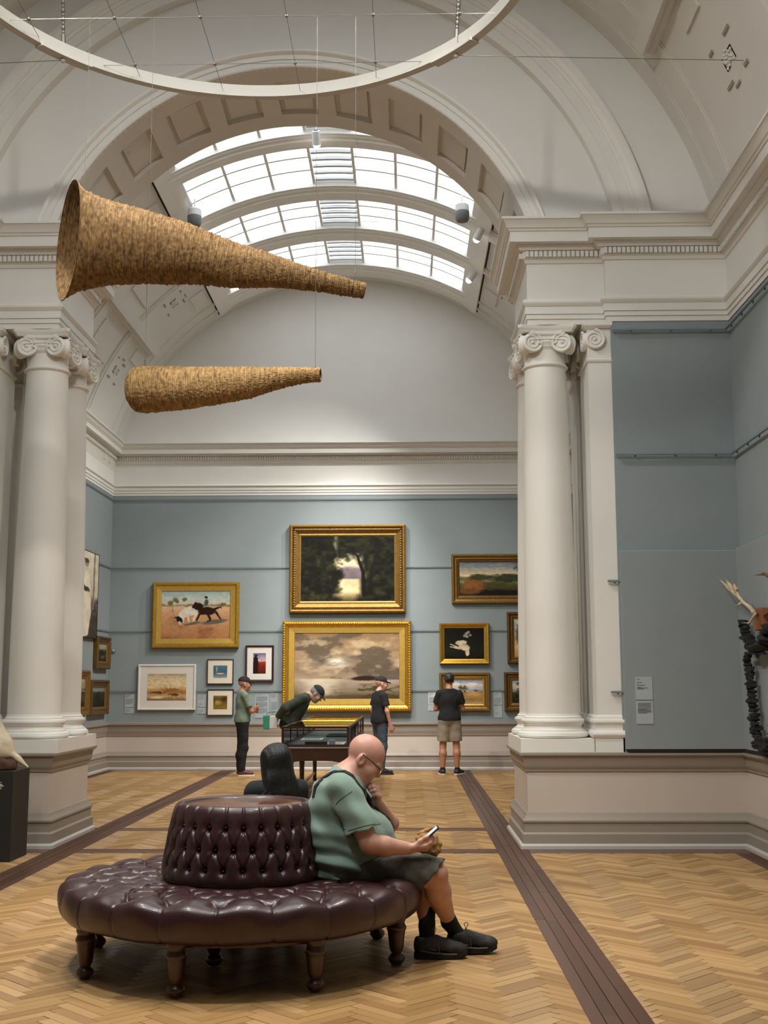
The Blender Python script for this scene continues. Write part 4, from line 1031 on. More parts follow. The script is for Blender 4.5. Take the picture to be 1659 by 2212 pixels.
HP, HA = add_head(S, hc, hf, hu, 1.08, .006)
S.cone(HP(-.0, 0, -.06), HP(.045, 0, -.1), .055, .035, .04)
S.cone(SHN, ELN, .066, .056, .03); S.chain([ELN, mp_(830, 1828, -.27), WRN], [.055, .054, .033], .02)
S.cone(SHF, ELF, .066, .054, .03); S.cone(ELF, WRF, .05, .033, .02)
PHC = mp_(925, 1813, -.2)
add_hand(S, WRN, V3(.97, .12, .05), V3(.15, .25, .95), V3(0, .8, -.2)+V3(0, -1.5, .5), 42, 1.05, thumb=(.75, .25, .6))
add_hand(S, WRF, V3(.12, -.62, .55), V3(-1, 0, .15), V3(-.25, .25, .92), 72, 1.0, thumb=(.35, .5, .75))
KNN, KNF = mp_(940, 1888, -.12), mp_(930, 1890, .16)
ANN, ANF = mp_(970, 1990, .1), mp_(922, 1998, .02)
S.chain([mp_(740, 1878, -.1), KNN], [.1, .07], .04); S.chain([mp_(740, 1878, .1), KNF], [.1, .07], .04)
S.chain([KNN, mp_(946, 1926, -.06), ANN], [.062, .071, .04], .03); S.chain([KNF, mp_(914, 1934, .1), ANF], [.062, .062, .04], .03)
V, F = S.polygonise(.0048); fast_mesh('body', V, F, 'skin_ruddy', sroot, sm_loc)
# t-shirt
T = Solid(); man_torso(T, .014)
T.ell(mp_(752, 1855), (.2, .225, .11), tilt(-12), .05, .012)
def sleeve(a, b, p0, nrm, r0, r1):
    def f(P):
        ba = b-a; tt = np.clip(((P-a)@ba)/(ba@ba), 0, 1); return np.maximum(np.linalg.norm(P-a-tt[:, None]*ba, axis=1)-(r0+(r1-r0)*tt), (P-p0)@nrm)
    T.fn(f, np.minimum(a, b)-.12, np.maximum(a, b)+.12, .025)
sleeve(SHN+V3(-.004, .01, .002), mp_(794, 1808, -.29), mp_(783, 1792, -.27), unit(V3(.257, 0, -.966)), .088, .1)
sleeve(SHF, mp_(830, 1772, .2), mp_(822, 1765, .2), unit(V3(.75, 0, -.6)), .085, .092)
def fold(P):
    x, y, z = P.T; u = (x-mp_(690, 1700)[0]); 
    low = smoothstep(.78, .55, z)
    w = np.sin(70*z+9*x+2*np.sin(9*x+4*y))*.0105*low+np.sin(34*(z+.75*x)+5*y)*np.sin(18*(x-.6*z))*.0095
    return w+.0012*np.sin(55*x+41*z+30*y)
cutN = unit(np.cross(V3(0, 1, 0), mp_(806, 1852)-mp_(700, 1891))); cutN = cutN if cutN[2] < 0 else -cutN
nk = unit(V3(.42, 0, .9))
V, F = T.polygonise(.005, fold, [(mp_(738, 1888), cutN), (mp_(752, 1664), nk)]); shirt = fast_mesh('t_shirt', V, F, 'shirt_green', sroot, sm_loc)
# collar ring and sleeve hem bands
# shorts
T = Solid()
T.ell(mp_(742, 1872), (.16, .21, .09), tilt(0), .05, .012); T.ell(mp_(768, 1848), (.225, .222, .13), tilt(10), .05, .012)
hemN = unit(V3(.76, 0, -.65))
for dy, sgn in ((-.1, -1), (.12, 1)):
    a, b, c = mp_(742, 1880, dy), mp_(855, 1877, dy*1.1), mp_(945, 1892, dy*1.2)
    def f(P, a=a, b=b, c=c, p0=mp_(929, 1893, dy*1.2)):
        def cn(a, b, ra, rb):
            ba = b-a; tt = np.clip(((P-a)@ba)/(ba@ba), 0, 1); return np.linalg.norm(P-a-tt[:, None]*ba, axis=1)-(ra+(rb-ra)*tt)
        return np.maximum(np.minimum(cn(a, b, .112, .101), cn(b, c, .101, .104)), (P-p0)@hemN)
    T.fn(f, np.minimum(a, c)-.13, np.maximum(a, c)+.13, .035)
def fold2(P):
    x, y, z = P.T; return .004*np.sin(38*x+21*z+2*np.sin(12*z+9*y))*np.sin(27*z-9*x+3*y)+.0035*smoothstep(-.05, .12, x)*np.sin(60*x+50*z+3*np.sin(30*y))
V, F = T.polygonise(.005, fold2, [(mp_(738, 1872), -cutN)]); shorts = fast_mesh('shorts', V, F, 'shorts_khaki', sroot, sm_loc)
# socks and shoes
for (an, kn, up_, heel, toe, zt) in ((ANN, KNN, .0, atY(966, 2052, 7.2), atY(1074, 2048, 7.2), .012), (ANF, KNF, .0, atY(894, 2062, 7.08), atY(1010, 2065, 7.08), 0.0)):
    d = toe-heel; d[2] = 0; L = np.linalg.norm(d); d = d/L; heel = heel.copy(); heel[2] = .0
    lt = V3(-d[1], d[0], 0)
    T = Solid(); T.cone(an+(kn-an)*.30, an-V3(0, 0, .0), .047, .045, .01); T.cone(an, heel*.75+toe*.25+V3(0, 0, .08), .045, .042, .02); V, F = T.polygonise(.005, wrinkle(.0015)); fast_mesh('sock', V, F, 'sock_black', sroot, sm_loc)
    pt = lambda x, y, z: heel+d*x*L+lt*y+V3(0, 0, z+zt*x)
    T = Solid(); T.cone(pt(.17, 0, .065), pt(.3, 0, .085), .047, .05, .03); T.cone(pt(.3, 0, .085), pt(.62, 0, .065), .05, .042, .03); T.ell(pt(.8, 0, .052), (.062, .047, .038), [d, lt, V3(0, 0, 1)], .03); T.ell(pt(.13, 0, .075), (.036, .036, .055), [d, lt, V3(0, 0, 1)], .025); T.cone(pt(.22, 0, .1), pt(.25, 0, .08), .05, .05, .03)
    V, F = T.polygonise(.005, wrinkle(.0012, (80, 70, 60)), [(pt(.5, 0, .022), (0, 0, -1)), (pt(.25, 0, .122), V3(-.1, 0, 1))]); sh = fast_mesh('shoe', V, F, 'shoe_grey', sroot, sm_loc)
    T = Solid()
    def so(P, heel=heel, d=d, lt=lt, L=L, zt=zt):
        x = (P-heel)@d; y = (P-heel)@lt; z = P[:, 2]-.016-zt*x/L-.018*smoothstep(.8, 1.05, x/L)
        wd = .046-.008*np.cos(np.clip(x/L, 0, 1)*2*PI); q = np.stack([np.abs(x-L/2)-(L/2-.035), np.abs(y)-(wd-.035)], 1)
        dd = np.linalg.norm(np.maximum(q, 0), axis=1)+np.minimum(q.max(1), 0)-.035
        return np.maximum(dd, np.abs(z)-.016+.002*(np.sin(x*260) > 0)*(z < -.006))
    T.fn(so, np.minimum(heel, toe)-V3(.07, .07, .01), np.maximum(heel, toe)+V3(.07, .07, .06), .003); V, F = T.polygonise(.004); fast_mesh('sole', V, F, 'shoe_sole', sh, sm_loc)
    lc = MB()
    for k in range(5):
        x = .36+.075*k; zz = .132-.014*k
        lc.tube([pt(x, -.034, zz-.022)-sm_loc, pt(x+.02, 0, zz+.004)-sm_loc, pt(x+.04, .034, zz-.022)-sm_loc], .0035, 5)
    lc.tube([pt(.38+.05*math.sin(a_)*math.sin(a_/2), -.01-.02*math.sin(a_/2), .125+.05*math.sin(a_/2))-sm_loc for a_ in np.linspace(0, 2*PI, 12)], .0022, 5); lc.tube([pt(.38, -.01, .13)-sm_loc, pt(.46, -.045, .09)-sm_loc, pt(.47, -.052, .03)-sm_loc], .0025, 5)
    lc.build('laces', 'lace', sh)
    tr_ = MB(); tr_.tube([pt(.12, -.047, .05)-sm_loc, pt(.3, -.053, .04)-sm_loc, pt(.45, -.052, .035)-sm_loc, pt(.6, -.05, .03)-sm_loc, pt(.8, -.047, .03)-sm_loc], .006, 6); tr_.tube([pt(.2, -.05, .085)-sm_loc, pt(.3, -.053, .06)-sm_loc, pt(.42, -.05, .05)-sm_loc], .004, 6); tr_.build('shoe_trim', 'lace', sh)
# goatee, glasses
T = Solid(); T.ell(HP(.078, 0, -.108), (.022, .026, .026), HA, .015); T.ell(HP(.098, 0, -.047), (.012, .026, .006), HA, .01); V, F = T.polygonise(.004, wrinkle(.0016, (160, 150, 140))); fast_mesh('goatee', V, F, 'beard_white', sroot, sm_loc)
gls = empty('glasses', parent=sroot)
for s_ in (-1, 1):
    MB().tube([HP(-.02, .088*s_, .022)-sm_loc, HP(.05, .086*s_, .02)-sm_loc, HP(.1, .07*s_, .012)-sm_loc], .0032, 6).build('temple', 'strap_black' , gls)
    rim = [HP(.112-.008*abs(math.sin(a))*0, .034*s_+.027*math.cos(a), -.004+.019*math.sin(a))-sm_loc for a in np.linspace(0, 2*PI, 25)[:-1]]
    MB().tube(rim, .0022, 6, closed=True).build('rim', 'gold_rim', gls)
MB().tube([HP(.113, -.008, .002)-sm_loc, HP(.118, 0, .004)-sm_loc, HP(.113, .008, .002)-sm_loc], .002, 6).build('bridge', 'gold_rim', gls)
# strap, hem bands: laid on the shirt by casting onto its surface
from mathutils.bvhtree import BVHTree
def bvh(o): return BVHTree.FromPolygons([tuple(v.co+Vector(sm_loc)) for v in o.data.vertices], [tuple(p.vertices) for p in o.data.polygons])
bs = bvh(shirt)
def on(px, py, off=.006, fall=0.0):
    d = ray(px, py); h_ = bs.ray_cast(Vector(CAMP), Vector(d).normalized())
    if h_[0] is None:
        p = Vector(mp_(px, py, fall)); n_ = bs.find_nearest(p); return np.array(n_[0]+n_[1]*off)
    return np.array(h_[0]+h_[1]*off)
def ribbon(pts, w, th_, name, m, parent, loc):
    pts = [np.asarray(p) for p in pts]; V = []; F = []
    for k, p in enumerate(pts):
        t_ = unit(pts[min(k+1, len(pts)-1)]-pts[max(k-1, 0)]); n_ = bs.find_nearest(Vector(p))[1]; n_ = np.array(n_); n_ = unit(n_-t_*(n_@t_)); b_ = np.cross(t_, n_)
        for (u, q) in ((-w, 0), (w, 0), (w, th_), (-w, th_)): V.append(p+b_*u+n_*q-loc)
    for k in range(len(pts)-1):
        for j in range(4): F.append((4*k+j, 4*k+(j+1) % 4, 4*k+4+(j+1) % 4, 4*k+4+j))
    F += [(3, 2, 1, 0), tuple(4*(len(pts)-1)+j for j in range(4))]
    return mesh(name, V, F, m, parent)
sp = [(678, 1722), (682, 1700), (698, 1681), (721, 1668), (744, 1667), (760, 1676), (774, 1695), (792, 1718), (808, 1746), (830, 1760), (848, 1779), (857, 1793)]
P_ = []
for a, b in zip(sp[:-1], sp[1:]):
    for k in range(3): P_.append(on(a[0]+(b[0]-a[0])*k/3, a[1]+(b[1]-a[1])*k/3, .003))
ribbon(P_, .014, .004, 'shoulder_strap', 'strap_black', sroot, sm_loc)
def seamline(pp, r=.0026):
    Q_ = []
    for a, b in zip(pp[:-1], pp[1:]):
        for k in range(4): Q_.append(on(a[0]+(b[0]-a[0])*k/4, a[1]+(b[1]-a[1])*k/4, .0005)-sm_loc)
    MB().tube(Q_, r, 6).build('seam', 'shirt_seam', shirt, smooth=60)
mat('shirt_seam', '64796d', .95, .05)
seamline([(760, 1709), (745, 1719), (731, 1730), (724, 1741)]); seamline([(724, 1741), (729, 1756), (738, 1776), (748, 1797)], .0035)
seamline([(752, 1795), (768, 1789), (786, 1784), (800, 1781), (812, 1779)])
# phone, held
ph = empty('mobile_phone', tuple(PHC+V3(.006, .015, .022)), 0, 'dark mobile phone held by the seated man', 'phone')
ax_ = unit(V3(.76, .0, .65)); nz_ = unit(V3(-.62, -.1, .77)); nz_ = unit(nz_-ax_*(nz_@ax_)); bx_ = np.cross(nz_, ax_)
Mp = Matrix(((ax_[0], bx_[0], nz_[0], 0), (ax_[1], bx_[1], nz_[1], 0), (ax_[2], bx_[2], nz_[2], 0), (0, 0, 0, 1)))
b = MB().bevbox((-.07, -.036, -.005), (.07, .036, .005), .004); b.xf(Mp); b.build('phone_case', 'phone_dark', ph)
emis_ = bpy.data.materials.new('phone_screen'); emis_.use_nodes = True; _b = emis_.node_tree.nodes['Principled BSDF']; _b.inputs['Base Color'].default_value = (.3, .33, .38, 1); _b.inputs['Emission Color'].default_value = (.6, .66, .75, 1); _b.inputs['Emission Strength'].default_value = .35; MATS['phone_screen'] = emis_
b = MB().box((-.062, -.031, .0052), (.062, .031, .0056)); b.xf(Mp); b.build('screen', 'phone_screen', ph)
# paper bag on the lap
bgl = mp_(928, 1846, -.03); pb = empty('paper_bag', tuple(bgl), 0, 'crumpled brown paper bag resting on the seated man\'s knee', 'bag')
T = Solid(); b0 = V3(0, 0, 0)
T.ell((.012, 0, .045), (.058, .06, .07), None, .02); T.ell((-.03, 0, .075), (.05, .055, .06), None, .04)
V, F = T.polygonise(.004, wrinkle(.0045, (95, 110, 70))); V = np.array(V); fast_mesh('bag_body', V, F, 'paper_brown', pb)
T = Solid()
T.ell((-.03, 0, .13), (.045, .03, .014), tilt(-20), .01)
V, F = T.polygonise(.003, wrinkle(.003, (120, 110, 90))); fast_mesh('bag_top', V, F, 'paper_brown', pb)
# ------------------------------------------------------------------ woman on the far side
mat('hair_black', '0b0a0a', .42, .3, 40, .5, 260, stretch=(1, 1, .12)); mat('cloth_teal_black', '14191b', .9, .2, 20, .2, 200)
wx, wy = atY(588, 1660, 7.86)[0], 7.86
f = unit(V3(-.45, .9, 0)); l = V3(-f[1], f[0], 0); o = V3(wx+.03, wy+.02, 0); q = lambda x, y, z: o+f*x+l*y+V3(0, 0, z)
J = dict(root=V3(o[0], o[1], .455), fw=f, lat=l, up=V3(0, 0, 1), hf=unit(f+V3(-.1, 0, -.15)), hu=V3(0, 0, 1), pelvis=q(0, 0, .56), belly=q(.01, 0, .66), chest=q(0, 0, .79), neck=q(-.01, 0, .925), head=q(.03, 0, 1.035))
for n_, sg in (('L', 1), ('R', -1)):
    J['sh'+n_] = q(0, sg*.155, .875); J['el'+n_] = q(.05, sg*.2, .66); J['wr'+n_] = q(.25, sg*.06, .62); J['hd'+n_] = (f, V3(0, 0, -1), l*-sg)
    J['hip'+n_] = q(.06, sg*.085, .54); J['kn'+n_] = q(.45, sg*.09, .5); J['an'+n_] = q(.47, sg*.1, .09); J['toe'+n_] = q(.6, sg*.1, .04); J['cf'+n_] = f
wr_, WHP, WHA, wl = figure('woman', 'woman with long black hair seated on the far side of the ottoman, seen from behind', J, dict(skin='skin_pale', shirt='cloth_teal_black', sleeve=1, hem=q(0, 0, .5), legs='long', leg_mat='cloth_black', shoe='shoe_black', girth=.85, arm=.85, hsc=.93), h=.008, sc=.93)
T = Solid(); T.ell(WHP(-.02, 0, .045), (.11, .097, .1), WHA, .03); T.ell(WHP(-.045, 0, -.06), (.075, .1, .12), WHA, .04); T.ell(WHP(-.06, 0, -.17), (.06, .12, .1), WHA, .05); T.ell(WHP(-.05, -.03, -.24), (.055, .17, .05), WHA, .05)
T.ell(WHP(.0, .085, -.03), (.05, .025, .1), WHA, .03); T.ell(WHP(.0, -.085, -.03), (.06, .025, .1), WHA, .03)
V, F = T.polygonise(.006, lambda P: .0014*np.sin(210*P[:, 0]+3*np.sin(9*P[:, 2])+160*P[:, 1])+.003*np.sin(31*P[:, 0]+2*np.sin(11*P[:, 2]))); hr = fast_mesh('long_hair', V, F, 'hair_black', wr_, wl)
st = MB()
for k in range(60):
    a = rnd.uniform(-1, 1); x0 = WHP(-.07, .09*a, -.14-rnd.random()*.06); x1 = WHP(-.09-.02*rnd.random(), (.13+.05*rnd.random())*a, -.22); x2 = WHP(-.08, (.18+.06*rnd.random())*a, -.265-.03*rnd.random()); st.tube([x0-wl, x1-wl, x2-wl], [.004, .003, .001], 5)
st.build('hair_strands', 'hair_black', hr, smooth=60)
gg = MB()
for s_ in (-1, 1): gg.tube([WHP(.105, .03*s_+.026*math.cos(a), .0+.024*math.sin(a))-wl for a in np.linspace(0, 2*PI, 21)[:-1]], .0022, 6, closed=True); gg.tube([WHP(.1, .056*s_, .004)-wl, WHP(0, .075*s_, .01)-wl], .002, 5)
gg.build('glasses', 'gold_rim', wr_)
# ------------------------------------------------------------------ pictures and labels
def vnoise(x, y, seed=0):
    xi = np.floor(x).astype(np.int64); yi = np.floor(y).astype(np.int64); xf = x-xi; yf = y-yi
    def hsh(a, b):
        h_ = (a*374761393+b*668265263+seed*1442695041) & 0xffffffff; h_ = ((h_ ^ (h_ >> 13))*1274126177) & 0xffffffff; return ((h_ ^ (h_ >> 16)) & 0xffff)/65535.0
    u = xf*xf*(3-2*xf); v = yf*yf*(3-2*yf)
    return (hsh(xi, yi)*(1-u)+hsh(xi+1, yi)*u)*(1-v)+(hsh(xi, yi+1)*(1-u)+hsh(xi+1, yi+1)*u)*v
def fbm(x, y, seed=0, o=5):
    s_ = 0; a = .5; n_ = 0
    for i in range(o): s_ = s_+a*vnoise(x*2**i, y*2**i, seed+i); n_ += a; a *= .55
    return s_/n_
def C3(h_): return np.array([int(h_[i:i+2], 16)/255 for i in (0, 2, 4)])
def mixc(a, b, t): return a+(b-a)*np.clip(t, 0, 1)[..., None]
def ramp(t, stops):
    out = np.zeros(t.shape+(3,)); xs_ = [s_[0] for s_ in stops]
    for k in range(3): out[..., k] = np.interp(t, xs_, [C3(s_[1])[k] for s_ in stops])
    return out
def ells(u, v, cx, cy, rx, ry, a=0.0):
    c, s_ = math.cos(a), math.sin(a); x = (u-cx)*c+(v-cy)*s_; y = -(u-cx)*s_+(v-cy)*c; return np.sqrt((x/rx)**2+(y/ry)**2)
def blob(img, col, d, e=.12): return img+(C3(col)-img)*np.clip((1-d)/e, 0, 1)[..., None]
def seg(u, v, pts, w, asp=1.0):
    d = np.full(u.shape, 9.0)
    for (a, b, wa), (c, e, wb) in zip(pts[:-1], pts[1:]):
        ax, ay = (c-a)*asp, e-b; L = ax*ax+ay*ay+1e-9; t = np.clip((((u-a)*asp)*ax+(v-b)*ay)/L, 0, 1)
        d = np.minimum(d, np.hypot((u-a)*asp-t*ax, v-b-t*ay)/((wa+(wb-wa)*t)*w))
    return d
def warp(u, v, sd, k=.035): return u+k*(fbm(u*14, v*14, sd)-.5), v+k*(fbm(u*14+5, v*14, sd+1)-.5)
def p_river(u, v):
    n = fbm(u*5, v*5, 1); n2 = fbm(u*16, v*16, 5); img = ramp(v, [(0, '1f1c12'), (.3, '3a3322'), (.45, 'd9c2a0'), (.6, 'ecdcb8'), (1, 'b9b7b4')])
    wat = smoothstep(.36, .33, v); img = mixc(img, ramp(v, [(0, '4a4128'), (.15, 'e6d5a6'), (.36, 'c9b491')]), wat)
    hill = smoothstep(.5, .42, v+.04*np.sin(u*9)-.03)*(1-wat); img = mixc(img, C3('6d6470'), hill*.85)
    dk = mixc(C3('12130c')+0*img, C3('3f3f25'), n2*1.6-.5)
    lt = np.maximum(smoothstep(.47, .36, u+.1*(n-.5)+.12*(n2-.5))*smoothstep(.02, .1, v-.12*u), 0); rt = smoothstep(.6, .72, u+.25*(n-.5)+.14*(n2-.5)); tp = smoothstep(.62, .78, v+.35*(n-.5)+.3*(n2-.5)-.1*(np.abs(u-.5)))*smoothstep(.3, .42, u)
    bank = smoothstep(.27, .2, np.abs(v-.28)+.3*np.abs(u-.75)+.05*n2); low = smoothstep(.14, .05, v+.1*np.abs(u-.5)+.05*n2)*smoothstep(.05, .12, np.abs(u-.52)); refl = smoothstep(.44, .34, u+.05*n2)*wat; refr = smoothstep(.62, .7, u+.05*n2)*wat
    k = np.clip(np.maximum.reduce([lt, rt, tp, bank*.0, low, refl*.92, refr]), 0, 1); img = mixc(img, dk, k)
    tr_ = np.minimum(seg(u, v, [(.68, .1, 1), (.665, .45, .8), (.6, .7, .5), (.5, .85, .2)], .04, 1.4), seg(u, v, [(.74, .12, .8), (.76, .5, .6), (.84, .8, .3)], .035, 1.4)); img = blob(img, '17140d', tr_, .3)
    return np.clip(img*(.86+.3*n2[..., None]), 0, 1)
def p_lake(u, v):
    n = fbm(u*4, v*6, 21); n2 = fbm(u*13, v*20, 25); sky = ramp(v, [(0, '8f7c62'), (.3, 'ab977e'), (.45, '917f6c'), (.7, 'aa9274'), (1, '94795a')]); sky = mixc(sky, C3('665a4c')+0*sky, smoothstep(.46, .6, n)*.85); sky = mixc(sky, C3('d2be9c')+0*sky, smoothstep(.5, .68, fbm(u*5+3, v*7, 33))*.6)
    d = ells(u, v, .42, .55, .16, .12)+.8*(n2-.5); sky = mixc(sky, C3('efe6cf')+0*sky, smoothstep(1.0, .2, d)*.95); d = ells(u, v, .36, .6, .2, .08)+1.0*(n2-.5); sky = mixc(sky, C3('77736f')+0*sky, smoothstep(.5, 1, d)*smoothstep(1.4, 1.0, d)*.5)
    img = sky; wat = smoothstep(.31, .295, v); w = ramp(v, [(0, '6c5d45'), (.15, '8e7f6b'), (.3, 'b3a493')]); w = mixc(w, C3('e6dcc6')+0*w, smoothstep(.25, .05, np.abs(u-.25+.02*n2))*.6); img = mixc(img, w, wat)
    img = mixc(img, C3('575460')+0*img, smoothstep(.025, .0, np.abs(v-.3))*smoothstep(.45, .6, u)*.8); isl = ells(u, v, .68, .31, .14, .045)+.5*(n2-.5); img = blob(img, '3a2721', isl, .3)
    gr = smoothstep(.52, .66, fbm(u*9, v*22, 41))*smoothstep(.25, .18, v)*smoothstep(.3, .5, u); img = mixc(img, C3('474128')+0*img, gr*.9); img = mixc(img, C3('53492f')+0*img, smoothstep(.06, .0, v-.06*n2)*.8)
    return np.clip(img*(.92+.16*n2[..., None]), 0, 1)
def p_horse(u, v):
    u, v = warp(u, v, 57)
    n = fbm(u*7, v*7, 51); n2 = fbm(u*22, v*22, 55); img = ramp(v, [(0, 'b07f58'), (.5, 'c69a72'), (.68, 'd7b594'), (.72, 'c9c2b0'), (.85, 'b9c3bd'), (1, '9fb1ae')]); img = mixc(img, C3('8f5a41')+0*img, smoothstep(.55, .75, n)*smoothstep(.6, .3, v)*.6)
    img = mixc(img, C3('7a6a49')+0*img, smoothstep(.05, 0, np.abs(v-.7)+.06*(n-.4))*.9)
    for (x, y, r) in ((.2, .8, .06), (.33, .83, .05), (.13, .76, .05), (.9, .72, .05)): img = blob(img, '75693f', ells(u, v, x, y, r, r*1.1)+.9*(n2-.5), .5)
    img = blob(img, '8b7f6f', seg(u, v, [(.165, .55, 1), (.16, .9, .5)], .012, 1.4), .4)
    img = blob(img, '6f6a5f', ells(u, v, .77, .355, .22, .055, .18), .3); img = blob(img, '6f6a5f', ells(u, v, .46, .32, .16, .03, .25), .3)
    wb = np.minimum.reduce([ells(u, v, .42, .58, .13, .11, -.12), ells(u, v, .32, .52, .07, .12, -.5), seg(u, v, [(.33, .5, 1), (.31, .36, .6)], .03, 1.4), seg(u, v, [(.5, .52, 1), (.47, .38, .6)], .03, 1.4), seg(u, v, [(.38, .5, 1), (.4, .36, .6)], .025, 1.4)]); img = blob(img, 'd8cfbd', wb, .2)
    img = blob(img, '231b18', np.minimum(ells(u, v, .265, .4, .045, .075, .4), seg(u, v, [(.25, .46, 1), (.19, .44, .5)], .02, 1.4)), .25); img = blob(img, 'cfc4b0', ells(u, v, .27, .33, .02, .05), .3)
    hb = np.minimum.reduce([ells(u, v, .66, .58, .15, .095, .05), ells(u, v, .54, .68, .075, .085, -.6), seg(u, v, [(.5, .74, 1), (.46, .66, .7)], .035, 1.4), seg(u, v, [(.56, .53, 1), (.51, .38, .5)], .03, 1.4), seg(u, v, [(.68, .5, 1), (.72, .38, .6), (.66, .36, .4)], .03, 1.4), seg(u, v, [(.8, .55, 1), (.86, .42, .6)], .03, 1.4), seg(u, v, [(.78, .63, 1), (.87, .66, .5), (.88, .62, .2)], .03, 1.4)]); img = blob(img, '2f1d18', hb, .2)
    img = blob(img, '4e5a5d', ells(u, v, .655, .76, .035, .08), .3); img = blob(img, '2a201a', ells(u, v, .65, .87, .024, .034), .3)
    return np.clip(img*(.9+.2*n2[..., None]), 0, 1)
def p_gen(stops, seed, spots=(), contrast=.25, fx=5, fy=6):
    def f(u, v):
        n = fbm(u*fx, v*fy, seed); n2 = fbm(u*fx*4, v*fy*4, seed+7); img = ramp(np.clip(v+.12*(n-.5), 0, 1), stops)
        for (x, y, rx, ry, c, rag) in spots: img = blob(img, c, ells(u, v, x, y, rx, ry)+rag*(n2-.5), .35)
        return np.clip(img*(1-contrast/2+contrast*n2[..., None]+.15*(n[..., None]-.5)), 0, 1)
    return f
p_beige = p_gen([(0, '8a6a48'), (.15, 'c9ad7e'), (.3, 'a97c50'), (.42, 'c49a68'), (.5, 'd9c39a'), (.75, 'd8c6a2'), (1, 'b9a688')], 71, [(.3, .3, .2, .05, '6c4a34', 1.2), (.7, .22, .16, .06, '7b5338', 1.2), (.6, .4, .2, .07, 'a9754a', 1.0), (.25, .12, .2, .06, 'e2cf9f', .8)], .35)
p_blue = p_gen([(0, '9aa29c'), (.2, '6e7f86'), (.5, '486878'), (1, '56788a')], 81, [(.5, .35, .35, .05, 'dcd6c4', .8), (.5, .45, .1, .1, '8a6a58', .8), (.25, .7, .05, .3, '8fb0bd', .8)], .4)
p_gold = p_gen([(0, '8a7438'), (.4, '7d6630'), (.7, '5a4a24'), (1, '8b7a45')], 83, [(.35, .5, .28, .2, 'a78d4a', .8), (.8, .75, .2, .2, '453a1e', .9)], .4)
def p_red(u, v):
    u, v = warp(u, v, 60)
    n = fbm(u*8, v*8, 91); img = ramp(v, [(0, '5d1f17'), (.45, '84321f'), (.58, 'a2452c'), (.6, 'd8b0ab'), (.75, 'a99fae'), (1, '6d6a86')])
    img = blob(img, '2a1716', np.minimum(seg(u, v, [(.2, .0, 1.2), (.22, .5, 1.4), (.2, .72, 1.2)], .11, .66), ells(u, v, .22, .86, .1, .08)), .25); img = blob(img, '171214', ells(u, v, .22, .91, .17, .03), .3); img = blob(img, '4b4350', ells(u, v, .68, .68, .06, .03), .4)
    return np.clip(img*(.85+.3*n[..., None]), 0, 1)
p_valley = p_gen([(0, '2e2719'), (.15, '4b4026'), (.35, '5a5836'), (.42, '8a8a62'), (.5, '5e6145'), (.6, 'd9c29a'), (.8, 'a9a79d'), (1, '707a86')], 95, [(.2, .3, .2, .3, '8f6138', .8), (.75, .52, .35, .16, '3e442b', .6), (.3, .55, .22, .1, '4a4e33', .6), (.93, .85, .13, .2, '33351f', 1.0), (.55, .08, .5, .1, '231d13', .8), (.15, .12, .2, .1, '7a5330', .8)], .3)
def p_bird(u, v):
    u, v = warp(u, v, 58)
    n = fbm(u*12, v*12, 101); img = ramp(v, [(0, '191711'), (.3, '26221a'), (1, '14140f')])
    b = np.minimum.reduce([ells(u, v, .5, .38, .17, .12, -.35), ells(u, v, .42, .52, .17, .09, .1), ells(u, v, .58, .22, .06, .14), seg(u, v, [(.35, .36, 1), (.15, .48, .4)], .03, 1.3), seg(u, v, [(.38, .33, 1), (.14, .4, .3)], .03, 1.3)]); img = blob(img, 'cfc0a2', b, .25)
    img = blob(img, 'a7916d', ells(u, v, .52, .47, .1, .03, -.3), .5)
    for (x, y) in ((.56, .82), (.62, .86), (.58, .72), (.66, .77), (.52, .75)): img = blob(img, '9b978d', ells(u, v, x, y, .045, .05)+.9*(n-.5), .4)
    return np.clip(img*(.85+.3*n[..., None]), 0, 1)
p_trees = p_gen([(0, 'b9a27c'), (.15, '9a7a4c'), (.4, 'a8834e'), (.5, '8a7a55'), (.55, 'b9bcc0'), (.8, 'cfcac2'), (1, '8894a8')], 111, [(.75, .4, .25, .12, 'c49558', .8), (.5, .62, .09, .14, '6b5b3c', 1.1), (.38, .66, .07, .12, '6f6040', 1.1), (.25, .8, .16, .12, 'd9d4cb', .8), (.7, .8, .2, .1, 'ddd8cf', .8), (.8, .55, .1, .05, '5d5132', .9)], .3)
p_bark = p_gen([(0, 'c79a63'), (.3, 'd9b88a'), (.5, 'b99a76'), (.7, 'a9a79c'), (1, 'c3c0b6')], 121, [(.25, .6, .16, .3, '6a6a52', 1.1), (.55, .75, .1, .25, '8b897a', 1.0), (.6, .2, .3, .14, 'd8a968', .8)], .3)
p_gums = p_gen([(0, '2b2a1b'), (.3, '3d3a28'), (.45, '4e4a38'), (.55, 'b9b3ab'), (.8, 'c7c1ba'), (1, '98a0a8')], 125, [(.35, .55, .2, .16, '4b4232', 1.0), (.35, .85, .2, .08, '4a4030', 1.0), (.4, .3, .3, .15, '26241a', .8), (.38, .7, .03, .2, '3b3226', .5), (.75, .6, .2, .25, '3e3a2a', 1.0)], .3)
p_dim = p_gen([(0, '2c2a1c'), (.4, '4a472f'), (.6, '3a3a28'), (.75, '8f8e7c'), (1, 'a7a898')], 131, [(.5, .45, .35, .25, '2b2c1e', .9), (.6, .25, .2, .1, '6d6241', .7)], .3)
p_dim2 = p_gen([(0, '35301f'), (.35, '5a5036'), (.55, '463f2c'), (.65, '9a937c'), (1, 'a9a48c')], 141, [(.45, .6, .3, .12, '54492f', .9), (.5, .1, .5, .15, '2a2417', .7)], .3)
